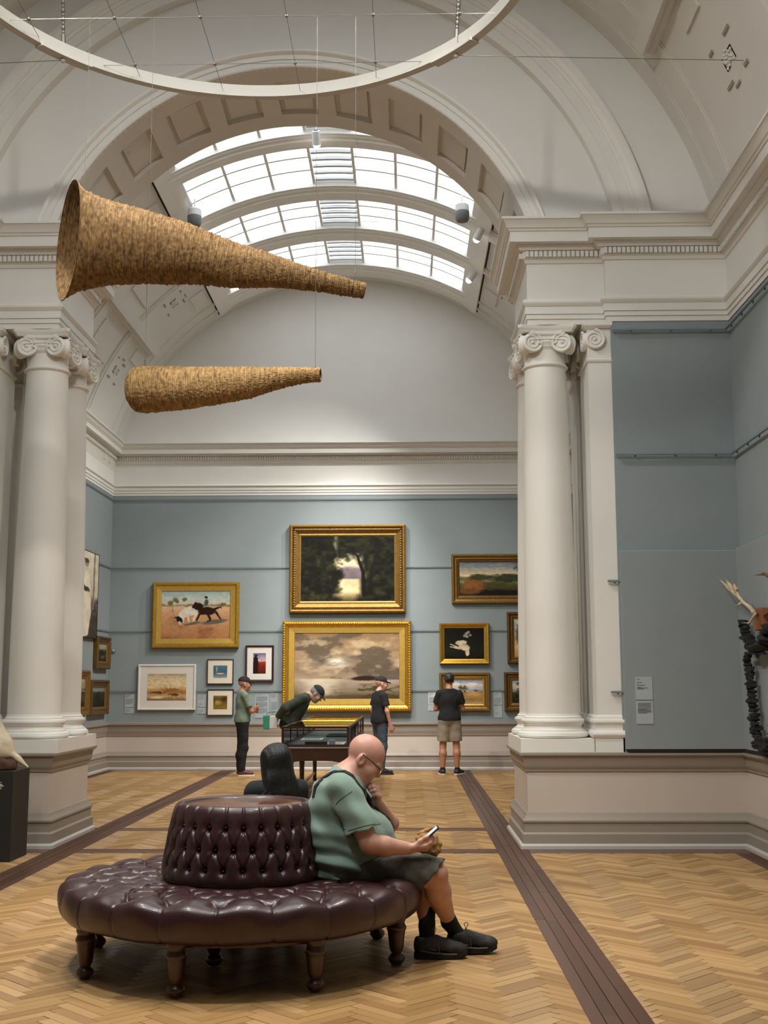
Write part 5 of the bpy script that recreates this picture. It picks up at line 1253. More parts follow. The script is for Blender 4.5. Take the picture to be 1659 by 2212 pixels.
p_dim3 = p_gen([(0, '1e1c14'), (.5, '3b3a2c'), (.7, '33352a'), (.85, '7f8580'), (1, '8e948e')], 151, [(.5, .45, .25, .35, '23241b', .9)], .3)
def p_figure(u, v):
    u, v = warp(u, v, 59)
    n = fbm(u*9, v*14, 161); img = ramp(v, [(0, '4a463f'), (.2, '57524b'), (.4, '6e6860'), (.5, 'cfc6b2'), (1, 'ddd3bf')]); img = mixc(img, C3('454039')+0*img, smoothstep(.45, .6, n)*smoothstep(.5, .4, v))
    body = np.minimum.reduce([seg(u, v, [(.5, .02, .8), (.52, .3, 1.0), (.55, .55, 1.3)], .09, .62), seg(u, v, [(.62, .06, .8), (.66, .3, 1.0), (.6, .55, 1.3)], .08, .62), ells(u, v, .58, .66, .14, .13), seg(u, v, [(.46, .74, 1), (.4, .55, .7)], .05, .62)]); img = blob(img, 'e3dac6', body, .25)
    img = blob(img, '9d9484', ells(u, v, .58, .86, .09, .05), .3); img = blob(img, '5b5347', ells(u, v, .58, .89, .09, .03), .3); img = blob(img, '4b463f', ells(u, v, .57, .56, .16, .035, -.15), .3); img = blob(img, '8d8474', seg(u, v, [(.84, .35, 1), (.86, 1.0, 1)], .02, .62), .4)
    return np.clip(img*(.9+.2*n[..., None]), 0, 1)
mat('gilt_bright', 'c79a3a', .34, .12, 20, .12, 90, metal=.75); mat('gilt_old', '8d6c36', .42, .16, 20, .2, 90, metal=.65); mat('gilt_dark', '6f5228', .45, .16, 20, .15, 90, metal=.6); mat('gilt_flat', 'c3a04e', .45, .06, 20, .05, 90, metal=.6)
mat('frame_cream', 'd9d6d0', .5, .02); mat('frame_brown', '2e1714', .4, .15); mat('mount_cream', 'd8cfbd', .8, .02); mat('mount_white', 'd6d2cb', .8, .02); mat('frame_black', '15161a', .35, .05); vcol_mat('oil_paint', .55, .15, .15); mat('backing', '3a342c', .9, .1)
def ringframe(prof, w, h_):
    V = []; F = []
    for (t, o) in prof:
        for (sx, sz) in ((-1, -1), (1, -1), (1, 1), (-1, 1)): V.append((sx*(w/2-t), -o, sz*(h_/2-t)))
    for k in range(len(prof)-1):
        for i in range(4): F.append((4*k+i, 4*k+(i+1) % 4, 4*k+4+(i+1) % 4, 4*k+4+i))
    return V, F
def canvas(root, w, h_, y, paint, res, m='oil_paint', nm='canvas'):
    nx = max(8, int(w/res)); ny = max(8, int(h_/res)); U_, V_ = np.meshgrid(np.linspace(0, 1, nx+1), np.linspace(0, 1, ny+1))
    img = paint(U_, V_); lin_ = np.where(img <= .04045, img/12.92, ((img+.055)/1.055)**2.4)
    lin_ = lin_**1.12; P = np.stack([(U_-.5)*w, 0*U_-y, (V_-.5)*h_], -1).reshape(-1, 3); i = np.arange(ny)[:, None]*(nx+1)+np.arange(nx)[None, :]
    F = np.stack([i, i+1, i+nx+2, i+nx+1], -1).reshape(-1, 4)
    return fast_mesh(nm, P, F, m, root, col=lin_.reshape(-1, 3))
def picture(label, cx, Y, cz, w, h_, prof, m, paint, rot=0.0, slip=None, mount=None, res=.012, orn=0, cat='painting', name='framed_painting', group=None, cm='oil_paint'):
    """prof: list of (inset, out) for the frame; slip: (width, material); mount: (width, material)"""
    root = empty(name, (cx, Y, cz) if not isinstance(cx, tuple) else cx, rot, label, cat, group)
    t = prof[-1][0]; yb = prof[-1][1]
    V, F = ringframe([(0, 0)]+prof, w, h_); fo = mesh('frame', V, F, m, root)
    if orn:
        ob = MB(); oy = max(p[1] for p in prof); tt = orn
        for sx, L, ax_ in ((1, w-2*tt, 0), (-1, w-2*tt, 0), (1, h_-2*tt, 1), (-1, h_-2*tt, 1)):
            k = int(L/.045)
            for i in range(k+1):
                s_ = -L/2+L*i/k; c_ = (s_, -oy+.01, sx*(h_/2-tt)) if ax_ == 0 else (sx*(w/2-tt), -oy+.01, s_)
                ob.add(*sph(c_, .021, 7, 4, (1, .7, 1)))
        tag(ob.build('ornament', m, fo, smooth=60), kind='stuff')
    if slip:
        V, F = ringframe([(t, yb), (t+.004, yb+.006), (t+slip[0]-.006, yb-.004), (t+slip[0], yb-.014)], w, h_); mesh('slip', V, F, slip[1], root); t += slip[0]; yb -= .014
    if mount:
        V, F = ringframe([(t, yb), (t+mount[0], yb)], w, h_); mesh('mount', V, F, mount[1], root); t += mount[0]
    canvas(root, w-2*t, h_-2*t, yb-.002 if not mount else yb+.001, paint, res, cm)
    MB().box((-w/2+.02, -.012, -h_/2+.02), (w/2-.02, -.001, h_/2-.02)).build('backing', 'backing', root)
    return root
def onback(x0, y0, x1, y1, Yp=22.12): a = atY(x0, y0, Yp); b = atY(x1, y1, Yp); return (a[0]+b[0])/2, YE-.012, (a[2]+b[2])/2, b[0]-a[0], a[2]-b[2]
DEEP = [(0, .1), (.03, .12), (.05, .115), (.075, .085), (.1, .09), (.13, .075), (.17, .05), (.19, .055), (.215, .045)]
WIDE = [(0, .09), (.02, .12), (.05, .125), (.07, .1), (.1, .085), (.115, .07)]
MED = [(0, .06), (.015, .085), (.035, .085), (.05, .06), (.075, .05), (.09, .055), (.1, .04)]
x, Y, z, w, h_ = onback(626, 1134, 877, 1323); picture('largest upper gilt-framed painting, a dark tree-lined river at dusk', x, Y, z, w, h_, DEEP, 'gilt_old', p_river, res=.011, orn=.095, group='pictures on the far wall')
x, Y, z, w, h_ = onback(611, 1342, 889, 1536); picture('widest bright gilt-framed painting of a clouded lake, below the river painting', x, Y, z, w, h_, [(p+.0, o*1.1) for p, o in WIDE], 'gilt_bright', p_lake, slip=(.11, 'gilt_flat'), res=.011, orn=.035, group='pictures on the far wall')
x, Y, z, w, h_ = onback(331, 1258, 515, 1399); picture('gilt-framed painting of a dark horse and a white bull on tan ground', x, Y, z, w, h_, [(0, .07), (.02, .1), (.045, .1), (.07, .075)], 'gilt_bright', p_horse, slip=(.1, 'gilt_flat'), res=.009, group='pictures on the far wall')
x, Y, z, w, h_ = onback(298, 1435, 421, 1534); picture('white-framed and white-mounted pale sandy landscape by the left corner', x, Y, z, w, h_, [(0, .04), (.008, .05), (.03, .05), (.036, .035)], 'frame_cream', p_beige, mount=(.14, 'mount_white'), res=.01, group='pictures on the far wall')
x, Y, z, w, h_ = onback(447, 1424, 503, 1478); picture('small cream-mounted blue picture, upper of two', x, Y, z, w, h_, [(0, .03), (.004, .035), (.014, .035), (.016, .025)], 'frame_brown', p_blue, mount=(.1, 'mount_cream'), res=.009, group='pictures on the far wall')
x, Y, z, w, h_ = onback(447, 1489, 503, 1546); picture('small cream-mounted olive-gold picture, lower of two', x, Y, z, w, h_, [(0, .03), (.004, .035), (.014, .035), (.016, .025)], 'frame_brown', p_gold, mount=(.1, 'mount_cream'), res=.009, group='pictures on the far wall')
x, Y, z, w, h_ = onback(530, 1394, 590, 1472); picture('dark brown frame with white mount round a small red desert picture', x, Y, z, w, h_, [(0, .04), (.008, .05), (.03, .045), (.034, .03)], 'frame_brown', p_red, mount=(.11, 'mount_white'), res=.008, group='pictures on the far wall')
def right_hidden(x0, y0, x1, y1, X1): a = atY(x0, y0, 22.12); b = atY(x1, y1, 22.12); return (a[0]+X1)/2, YE-.012, (a[2]+b[2])/2, X1-a[0], a[2]-b[2]
x, Y, z, w, h_ = right_hidden(975, 1197, 1120, 1303, 2.42); picture('gilt-framed green valley landscape, highest at the right beside the column', x, Y, z, w, h_, MED, 'gilt_old', p_valley, slip=(.05, 'gilt_dark'), res=.01, group='pictures on the far wall')
x, Y, z, w, h_ = onback(949, 1346, 1057, 1434); picture('gilt-framed pale bird on a black ground', x, Y, z, w, h_, [(0, .06), (.012, .085), (.03, .08), (.075, .045), (.09, .04)], 'gilt_bright', p_bird, res=.008, group='pictures on the far wall')
x, Y, z, w, h_ = onback(949, 1453, 1059, 1536); picture('gilt-framed sandy bank with trees, partly hidden by the man in shorts', x, Y, z, w, h_, MED, 'gilt_old', p_trees, slip=(.03, 'gilt_flat'), res=.009, group='pictures on the far wall')
x, Y, z, w, h_ = right_hidden(1095, 1322, 1130, 1433, 2.42); picture('upper gilt-framed pale picture cut off by the right column', x, Y, z, w, h_, MED, 'gilt_dark', p_bark, slip=(.03, 'gilt_old'), res=.012, group='pictures on the far wall')
x, Y, z, w, h_ = right_hidden(1089, 1452, 1130, 1536, 2.55); picture('lower gilt-framed dark tree picture cut off by the right column', x, Y, z, w, h_, MED, 'gilt_dark', p_gums, slip=(.05, 'gilt_old'), res=.012, group='pictures on the far wall')
# left wall (facing +X): rotate so that local -Y points to +X
def onleft(y0, y1, z0, z1): return (XL+.032, (y0+y1)/2, (z0+z1)/2), None, None, y1-y0, z1-z0
for (lb, y0, y1, z0, z1, pr, m_, pt_, sl) in (('upper small gilt frame with a dark landscape on the left wall corner', 21.12, 22.05, 1.835, 2.42, MED, 'gilt_dark', p_dim, (.04, 'gilt_old')),
                                        ('lower small gilt frame with a dark landscape on the left wall corner', 20.8, 22.02, 1.02, 1.64, MED, 'gilt_dark', p_dim3, (.04, 'gilt_old')),
                                        ('gilt frame half hidden by the left column, nearest of the left wall frames', 19.0, 20.68, 1.03, 1.80, MED, 'gilt_old', p_dim2, (.05, 'gilt_old'))):
    c, _, _, w, h_ = onleft(y0, y1, z0, z1); picture(lb, c, None, None, w, h_, pr, m_, pt_, rot=PI/2, slip=sl, res=.015, group='pictures on the left wall')
c, _, _, w, h_ = onleft(19.2, 21.1, 2.36, 3.86); picture('large pale sepia photograph of a standing figure on the left wall', c, None, None, w, h_, [(0, .05), (.004, .055), (.012, .055), (.014, .05)], 'frame_black', p_figure, rot=PI/2, res=.015, cat='photograph', name='framed_photograph')
# right wall of the far room, seen through the gap
for (lb, y0, y1, z0, z1, pr, m_, pt_) in (('black-framed grey picture glimpsed between column and pilaster', 20.4, 22.02, 2.28, 3.58, [(0, .05), (.006, .06), (.03, .055), (.034, .04)], 'frame_black', p_gen([(0, '6f7275'), (1, '8a8d90')], 171)), ('gilt frame glimpsed low between column and pilaster', 20.4, 22.0, 1.06, 2.12, MED, 'gilt_old', p_dim2)):
    picture(lb, (XR-.032, (y0+y1)/2, (z0+z1)/2), None, None, y1-y0, z1-z0, pr, m_, pt_, rot=-PI/2, res=.03)
# printed labels
mat('label_card', 'aab3b7', .7, .01); mat('label_white', 'c3c9cb', .7, .01); mat('label_grey', '9aa5ab', .7, .01); mat('label_ink', '5c6468', .8, .02)
def wall_label(label, cx, Y, cz, w, h_, lines, m='label_card', rot=0.0, loc=None, gap=None):
    root = empty('wall_label', loc or (cx, Y, cz), rot, label, 'label', 'printed wall labels')
    if gap is None: MB().box((-w/2, -.006, -h_/2), (w/2, 0, h_/2)).build('card', m, root)
    else:
        MB().box((-w/2, -.006, -h_/2+h_*gap+.006), (w/2, 0, h_/2)).build('card', m, root); MB().box((-w/2, -.006, -h_/2), (w/2, 0, -h_/2+h_*gap-.006)).build('card', m, root)
    tb = MB()
    for (a, b, y) in lines: tb.box((-w/2+w*a, -.0072, -h_/2+h_*y-.003), (-w/2+w*b, -.006, -h_/2+h_*y+.003))
    tag(tb.build('text_lines', 'label_ink', root), kind='stuff'); return root
def para(y0, y1, n, a=.08, b=.9): return [(a, b-(.25 if i == n-1 else rnd.uniform(0, .06)), y1-(y1-y0)*i/max(1, n-1)) for i in range(n)]
def lb_(px, txt, lines, gap=None, m='label_card'):
    a = atY(px[0], px[1], YE-.01); b = atY(px[2], px[3], YE-.01); wall_label(txt, (a[0]+b[0])/2, YE-.002, (a[2]+b[2])/2, b[0]-a[0], a[2]-b[2], lines, m, gap=gap)
lb_((270, 1500, 289, 1541), 'small two-piece wall label left of the white-framed landscape', para(.86, .95, 3, .08, .6)+para(.5, .74, 6)+para(.05, .2, 3, .08, .6), .3)
lb_((427, 1500, 445, 1542), 'narrow stacked wall label between white frame and small pictures', para(.72, .93, 4, .08, .7)+para(.4, .56, 3, .08, .6)+para(.06, .2, 3, .08, .7), .33)
lb_((551, 1499, 581, 1551), 'largest grey wall text panel left of the wide gilt frame', para(.93, .96, 1, .08, .7)+para(.7, .88, 6)+para(.46, .64, 6)+para(.2, .4, 6)+para(.08, .1, 1, .08, .3), m='label_grey')
lb_((584, 1497, 600, 1537), 'tall grey label touching the wide gilt frame on its left', para(.75, .95, 4, .08, .8)+para(.08, .5, 9), m='label_grey')
lb_((925, 1495, 944, 1535), 'white wall label between the wide gilt frame and the man in shorts', para(.82, .95, 3, .08, .6)+para(.4, .72, 8)+para(.06, .25, 4, .08, .7), .32, 'label_white')
lb_((1066, 1494, 1085, 1550), 'tall pale wall label between the two lower right pictures', para(.85, .95, 3, .08, .6)+para(.55, .75, 6)+para(.3, .45, 3, .08, .6)+para(.06, .2, 3, .08, .6), .48)
a = atY(1372, 1462, 11.595); b = atY(1412, 1564, 11.595); wall_label('pale two-part text label on the near blue panel', (a[0]+b[0])/2, 11.6, (a[2]+b[2])/2, b[0]-a[0], a[2]-b[2], para(.93, .95, 1, .1, .5)+para(.84, .88, 2, .1, .4)+para(.78, .82, 2, .1, .6)+para(.74, .76, 2, .1, .75)+para(.31, .44, 6, .1, .9)+para(.23, .3, 4, .1, .9), 'label_card', gap=.5)
sw = empty('thermostat', (atY(246, 1405, YE)[0], YE-.001, atY(246, 1405, YE)[2]), 0, 'small grey control box on the far wall by the left corner', 'control box'); MB().bevbox((-.03, -.03, -.04), (.03, 0, .04), .005).build('box_body', 'lamp_dark2' if 'lamp_dark2' in MATS else 'rail_blue', sw); MB().box((-.02, -.032, -.01), (.02, -.03, .02)).build('box_window', 'label_white', sw)
# ------------------------------------------------------------------ long table display case
mat('case_wood', '3b2214', .35, .25, 5, .06, 50, stretch=(1, .2, 1), coat=.3); mat('case_felt', '55585a', .9, .06, 20); mat('paper', 'd6d2c6', .8, .03); mat('book_black', '141414', .6, .1); mat('card_blue', 'a9b6c6', .6, .03)
gm = bpy.data.materials.new('clear_glass'); gm.use_nodes = True; N = gm.node_tree.nodes; L = gm.node_tree.links
for n_ in list(N): N.remove(n_)
o_ = N.new('ShaderNodeOutputMaterial'); tr = N.new('ShaderNodeBsdfTransparent'); tr.inputs[0].default_value = (.93, .95, .94, 1); gl = N.new('ShaderNodeBsdfGlossy'); gl.inputs['Roughness'].default_value = .02; mi = N.new('ShaderNodeMixShader'); fz = N.new('ShaderNodeFresnel'); fz.inputs[0].default_value = 1.45
L.new(fz.outputs[0], mi.inputs[0]); L.new(tr.outputs[0], mi.inputs[1]); L.new(gl.outputs[0], mi.inputs[2]); L.new(mi.outputs[0], o_.inputs[0]); MATS['clear_glass'] = gm
CX0, CX1, CY0, CY1, CZB, CZT = -1.57, -.745, 15.2, 20.2, .775, 1.02
cs = empty('display_case', ((CX0+CX1)/2, (CY0+CY1)/2, 0), 0, 'long dark wooden table display case with glass sides and top', 'display case')
ox, oy = (CX0+CX1)/2, (CY0+CY1)/2; hx, hy = (CX1-CX0)/2, (CY1-CY0)/2
MB().box((-hx, -hy, .6), (hx, hy, .745)).build('apron', 'case_wood', cs)
MB().sweep([(-hx, -hy), (hx, -hy), (hx, hy), (-hx, hy)], [(0, .735), (.02, .74), (.025, .755), (.02, .77), (.0, .775), (-.05, .775)], 1, cap=False, closed=True).build('table_edge', 'case_wood', cs, smooth=30)
MB().box((-hx, -hy, .745), (hx, hy, .777)).build('case_bed', 'case_felt', cs)
for sx in (-1, 1):
    for sy in (-1, 1): MB().box((sx*hx-.016, sy*hy-.016, .775), (sx*hx+.016, sy*hy+.016, CZT)).build('corner_post', 'case_wood', cs)
    MB().box((sx*hx-.014, -hy, CZT-.022), (sx*hx+.014, hy, CZT+.004)).build('top_rail', 'case_wood', cs); MB().box((sx*hx-.014, -hy, .775), (sx*hx+.014, hy, .80)).build('bottom_rail', 'case_wood', cs)
    MB().box((-hx, sx*hy-.014, CZT-.022), (hx, sx*hy+.014, CZT+.004)).build('top_rail', 'case_wood', cs); MB().box((-hx, sx*hy-.014, .775), (hx, sx*hy+.014, .80)).build('bottom_rail', 'case_wood', cs)
    for k in range(5):
        y0, y1 = -hy+2*hy*k/5, -hy+2*hy*(k+1)/5
        MB().box((sx*hx-.002, y0, .8), (sx*hx+.002, y1, CZT-.02)).build('glass_pane', 'clear_glass', cs)
        if k: MB().box((sx*hx-.01, y0-.012, .79), (sx*hx+.01, y0+.012, CZT)).build('glazing_post', 'case_wood', cs)
for sy in (-1, 1): MB().box((-hx, sy*hy-.002, .8), (hx, sy*hy+.002, CZT-.02)).build('glass_pane', 'clear_glass', cs)
for k in range(5):
    y0, y1 = -hy+2*hy*k/5, -hy+2*hy*(k+1)/5
    MB().box((-hx, y0, CZT-.004), (hx, y1, CZT)).build('glass_pane', 'clear_glass', cs)
    if k: MB().box((-hx, y0-.014, CZT-.015), (hx, y0+.014, CZT+.004)).build('glazing_bar', 'case_wood', cs)
lp = MB().lathe([(.03, 0), (.035, .03), (.028, .06), (.03, .1), (.036, .4), (.04, .45), (.034, .47), (.045, .49), (.045, .6)], n=20); lo_ = lp.build('leg', 'case_wood', cs, smooth=40); lm_ = lo_.data; bpy.data.objects.remove(lo_)
for sx in (-1, 1):
    for yy in (15.27, 17.3, 19.7): inst('leg', lm_, cs, Matrix.Translation((sx*(hx-.06), yy-oy, 0)))
    MB().box((sx*(hx-.06)-.015, 15.27-oy, .12), (sx*(hx-.06)+.015, 19.7-oy, .15)).build('stretcher', 'case_wood', cs)
# arched apron under the near end
V = []; F = []
for k in range(17):
    u = -1+2*k/16; V += [(u*hx, -hy-.005, .61), (u*hx, -hy-.005, .535+.06*(1-abs(u)**4)), (u*hx, -hy+.015, .61), (u*hx, -hy+.015, .535+.06*(1-abs(u)**4))]
for k in range(16): b = 4*k; F += [(b, b+1, b+5, b+4), (b+3, b+2, b+6, b+7), (b+1, b+3, b+7, b+5)]
mesh('arched_apron', V, F, 'case_wood', cs)
for (lb, nm, m_, x0, y0, x1, y1, z0, z1, cat) in (('white printed sheet lying in the near end of the display case', 'printed_sheet', 'paper', -1.2, 15.45, -.82, 16.3, .778, .784, 'paper'), ('second pale sheet further along the display case', 'printed_sheet', 'paper', -1.5, 16.9, -1.2, 17.4, .778, .784, 'paper'),
        ('black book in the near left of the display case', 'closed_book', 'book_black', -1.3, 15.3, -1.02, 15.42, .778, .83, 'book'), ('small blue-white card propped in the display case', 'small_card', 'card_blue', -1.0, 15.34, -.92, 15.42, .778, .85, 'card'), ('row of dark folders far along the display case', 'dark_folder', 'book_black', -1.2, 17.8, -.9, 18.6, .778, .8, 'folder')):
    r_ = empty(nm, ((x0+x1)/2, (y0+y1)/2, z0), 0, lb, cat); MB().bevbox(((x0-x1)/2, (y0-y1)/2, 0), ((x1-x0)/2, (y1-y0)/2, z1-z0), .002).build('sheet' if cat == 'paper' else 'cover', m_, r_)
    tb = MB()
    if cat == 'paper':
        for i in range(14): yy = (y1-y0)*(-.42+.06*i); tb.box((-(x1-x0)*.4, yy, z1-z0), ((x1-x0)*.38, yy+.012, z1-z0+.0004))
        tag(tb.build('text_lines', 'label_ink', r_), kind='stuff')
# ------------------------------------------------------------------ black plinth with a bone-white fragment
mat('plinth_black', '1d1d1c', .55, .06, 6); mat('text_white', 'cfcfcb', .8, .02); mat('bone', 'cdbfa6', .55, .14, 9, .4, 30); mat('bone_rust', '4a2c20', .8, .3, 20, .6, 40)
pl = empty('display_plinth', (-3.77, 10.98, 0), 0, 'black display plinth with small white text at the left edge', 'plinth')
MB().bevbox((-.25, -.235, 0), (.25, .235, .79), .004).build('plinth_box', 'plinth_black', pl)
tb = MB()
for i, (a, b, zz, hh) in enumerate(((.09, .13, .705, .008), (.09, .15, .69, .004), (.09, .155, .672, .008), (.09, .17, .66, .008), (.09, .15, .645, .004), (.09, .15, .636, .004))): tb.box((a, -.2362, zz-hh/2), (b, -.235, zz+hh/2))
tag(tb.build('plinth_text', 'text_white', pl), kind='stuff')
sc_ = empty('bone_sculpture', (-3.80, 10.98, .791), 0, 'weathered bone-like shell sculpture with rust stains on the black plinth', 'sculpture')
T = Solid()
T.cone((.235, 0, .012), (.10, 0, .13), .010, .03, .03); T.cone((.10, 0, .13), (-.02, 0, .33), .03, .05, .04); T.cone((-.02, 0, .33), (-.2, 0, .4), .05, .05, .05); T.ell((-.03, .02, .14), (.14, .12, .14), None, .05); T.ell((-.14, .0, .1), (.1, .12, .1), None, .05)
T.ell((.02, -.12, .09), (.04, .05, .05), None, .03, 0, -1); T.ell((-.1, -.13, .2), (.05, .06, .05), None, .03, 0, -1)
V, F = T.polygonise(.007, wrinkle(.005, (40, 33, 27)), [((0, 0, .001), (0, 0, -1))]); fast_mesh('bone_shell', V*1.42, F, 'bone', sc_)
T = Solid(); T.ell((.06, -.03, .02), (.12, .1, .06), None, .03); T.ell((-.1, -.04, .03), (.14, .1, .06), None, .03); T.ell((.0, -.1, .17), (.03, .04, .06), None, .03)
V, F = T.polygonise(.007, wrinkle(.008, (60, 50, 45)), [((0, 0, .0), (0, 0, -1))]); fast_mesh('rust_mass', V*1.42, F, 'bone_rust', sc_)
# ------------------------------------------------------------------ woven hanging horns
def horn_mat(name, c0, c1):
    m = bpy.data.materials.new(name); m.use_nodes = True; N = m.node_tree.nodes; L = m.node_tree.links; b = N['Principled BSDF']
    tc = N.new('ShaderNodeTexCoord'); wv = N.new('ShaderNodeTexNoise'); mp = N.new('ShaderNodeMapping'); mp.inputs['Scale'].default_value = (60, 14, 14); wv.inputs['Scale'].default_value = 1; wv.inputs['Detail'].default_value = 4
    L.new(tc.outputs['Object'], mp.inputs[0]); L.new(mp.outputs[0], wv.inputs['Vector']); n2 = N.new('ShaderNodeTexNoise'); n2.inputs['Scale'].default_value = 30; L.new(tc.outputs['Object'], n2.inputs['Vector'])
    ml = N.new('ShaderNodeMath'); ml.operation = 'MULTIPLY_ADD'; ml.inputs[1].default_value = .7; L.new(wv.outputs[0], ml.inputs[0]); m3 = N.new('ShaderNodeMath'); m3.operation = 'MULTIPLY'; m3.inputs[1].default_value = .3; L.new(n2.outputs[0], m3.inputs[0]); L.new(m3.outputs[0], ml.inputs[2])
    rp = N.new('ShaderNodeValToRGB'); e = rp.color_ramp.elements; e[0].position = .3; e[1].position = .68; e[0].color = lin(c0)+(1,); e[1].color = lin(c1)+(1,); L.new(ml.outputs[0], rp.inputs[0]); L.new(rp.outputs[0], b.inputs['Base Color']); b.inputs['Roughness'].default_value = .8; b.inputs['Specular IOR Level'].default_value = .2
    bp = N.new('ShaderNodeBump'); bp.inputs['Strength'].default_value = .35; bp.inputs['Distance'].default_value = .004; L.new(ml.outputs[0], bp.inputs['Height']); L.new(bp.outputs[0], b.inputs['Normal']); MATS[name] = m
horn_mat('straw_dark', '4a3520', 'a08055'); horn_mat('straw_light', '5e4629', 'bb9a68')
HY = 9.166
def horn(label, pts, m, ring, flare=None, seed=0, tear=0.0, yaw=0.0, mouth=0.0):
    """pts: (px centre, py centre, half height px) from the wide mouth to the tip; coils are real ridges"""
    C_ = []; R_ = []
    for (px, py, hp) in pts:
        c = atY(px, py, HY); t_ = atY(px, py-hp, HY); C_.append(c); R_.append(abs(t_[2]-c[2]))
    C_ = np.array(C_); R_ = np.array(R_); s_ = np.r_[0, np.cumsum(np.linalg.norm(np.diff(C_, axis=0), axis=1))]; n = int(s_[-1]/.0034); t_ = np.linspace(0, s_[-1], n)
    Cc = np.stack([np.interp(t_, s_, C_[:, k]) for k in range(3)], 1); Rr = np.interp(t_, s_, R_)
    ker = np.hanning(41); ker /= ker.sum()
    def sm(a): return np.convolve(np.r_[[a[0]]*20, a, [a[-1]]*20], ker, 'valid')
    Rr = sm(Rr); Cc = np.stack([sm(Cc[:, k]) for k in range(3)], 1)
    Cc[:, 1] = HY+yaw*(Cc[:, 0]-Cc[:, 0].mean())
    nth = 150; th = np.linspace(0, 2*PI, nth, endpoint=False)
    org = np.array([Cc[:, 0].mean(), HY, Cc[:, 2].mean()])
    g_ = np.random.default_rng(seed); coil = np.repeat(g_.normal(0, 1, n//5+2), 5)[:n]
    rad = Rr[:, None]*(1+.012*np.sin(3*th+t_[:, None]*4+seed)+.008*np.sin(5*th-t_[:, None]*7))+.0042*np.abs(np.sin(np.arange(n)*PI/5))[:, None]+.0026*coil[:, None]+.002*np.repeat(g_.normal(0, 1, (n//5+2, nth)), 5, 0)[:n]
    tg = np.gradient(Cc, axis=0); tg /= np.linalg.norm(tg, axis=1)[:, None]; 
    if mouth:
        w_ = np.clip(1-t_/.42, 0, 1)**1.5*mouth; ca, sa = np.cos(w_), np.sin(w_); tg = np.stack([tg[:, 0]*ca-tg[:, 1]*sa, tg[:, 0]*sa+tg[:, 1]*ca, tg[:, 2]], 1)
    nb = np.cross(tg, np.array([0, 1.0, 0])); nb /= np.linalg.norm(nb, axis=1)[:, None]; ob = np.cross(nb, tg)
    def shell(off): return Cc[:, None, :]+(rad+off)[..., None]*(nb[:, None, :]*np.cos(th)[None, :, None]+ob[:, None, :]*np.sin(th)[None, :, None])
    O = shell(0); I = shell(-.012); V = np.concatenate([O.reshape(-1, 3), I.reshape(-1, 3)])-org
    i = np.arange(n-1)[:, None]*nth; j = np.arange(nth); j2 = (j+1) % nth; F1 = np.stack([i+j, i+nth+j, i+nth+j2, i+j2], -1).reshape(-1, 4); F2 = F1[:, ::-1]+n*nth
    e0 = np.stack([j, j2, j2+n*nth, j+n*nth], -1); b = (n-1)*nth; e1 = np.stack([b+j2, b+j, b+j+n*nth, b+j2+n*nth], -1)
    root = empty('woven_horn', tuple(org), 0, label, 'woven horn', 'hanging woven horns')
    fast_mesh('coiled_body', V, np.concatenate([F1, F2, e0, e1]), m, root)
    for px0, pyt, dx in ring:
        a = atY(px0, pyt, HY); zt = 7.05; MB().tube([Vector(a-org)+Vector((0, 0, -.02)), Vector(a-org)+Vector((0, 0, .03))], .006, 6).build('hook', 'wire_steel', root)
        MB().tube([Vector(a-org)+Vector((0, 0, .02)), (a[0]-org[0], HY-org[1], zt-org[2])], .0016, 5).build('hanging_wire', 'wire_steel', root)
    return root
mat('wire_steel', '77756f', .4, .05, metal=.5); mat('ring_paint', 'c4c1b9', .5, .02)
# mouth is turned a little towards the viewer, so the first rings are nearer
hA = horn('larger woven straw horn with a flared open mouth, hanging above', [(161, 543, 121), (172, 543, 112), (195, 543, 97), (250, 543, 82), (320, 545, 73), (400, 553, 62), (450, 562, 53), (500, 572, 46), (560, 576, 38), (600, 580, 31), (650, 588, 24), (700, 595, 20), (750, 603, 17), (788, 608, 15.5)], 'straw_dark', [(181, 437, 0), (768, 586, 0)], seed=3, yaw=.2, mouth=.27)
hB = horn('smaller pale woven straw horn with rounded end, hanging below', [(269, 835, 18), (272, 835, 32), (280, 835, 42), (296, 835, 48.5), (340, 836, 47.5), (400, 836, 44), (450, 834, 40), (500, 831, 36), (540, 828, 31.5), (580, 823, 25), (620, 819, 20), (660, 816, 15.5), (697, 816, 13)], 'straw_light', [(313, 785, 0), (681, 800, 0)], seed=5, yaw=-.12)
# ------------------------------------------------------------------ suspended ring with its wire grid
RX, RY, RZ, RR = -1.27, 8.19, 7.02, 2.29
rg = empty('suspended_ring', (RX, RY, RZ), 0, 'large pale suspended metal ring with a stretched wire grid', 'ring')
V = []; F = []; n = 160; pr = [(RR-.045, 0), (RR+.03, 0), (RR+.03, .11), (RR-.045, .11)]
for i in range(n):
    a = 2*PI*i/n
    for (r, z) in pr: V.append((r*math.cos(a), r*math.sin(a), z))
for i in range(n):
    for j in range(4): F.append((4*i+j, 4*((i+1) % n)+j, 4*((i+1) % n)+(j+1) % 4, 4*i+(j+1) % 4))
mesh('ring_band', V, F, 'ring_paint', rg, smooth=40)
gx = [-3.137+.7208*k for k in range(6)]; gy = [9.165-.757*k for k in range(-1, 4)]
def chord(c, v): 
    d = RR*RR-v*v; return math.sqrt(max(0, d))
wz = .045
for x in gx: c_ = chord(0, x-RX); MB().tube([(x-RX, -c_, wz), (x-RX, c_, wz)], .0025, 5).build('grid_wire', 'wire_steel', rg)
for y in gy: c_ = chord(0, y-RY); MB().tube([(-c_, y-RY, wz), (c_, y-RY, wz)], .0025, 5).build('grid_wire', 'wire_steel', rg)
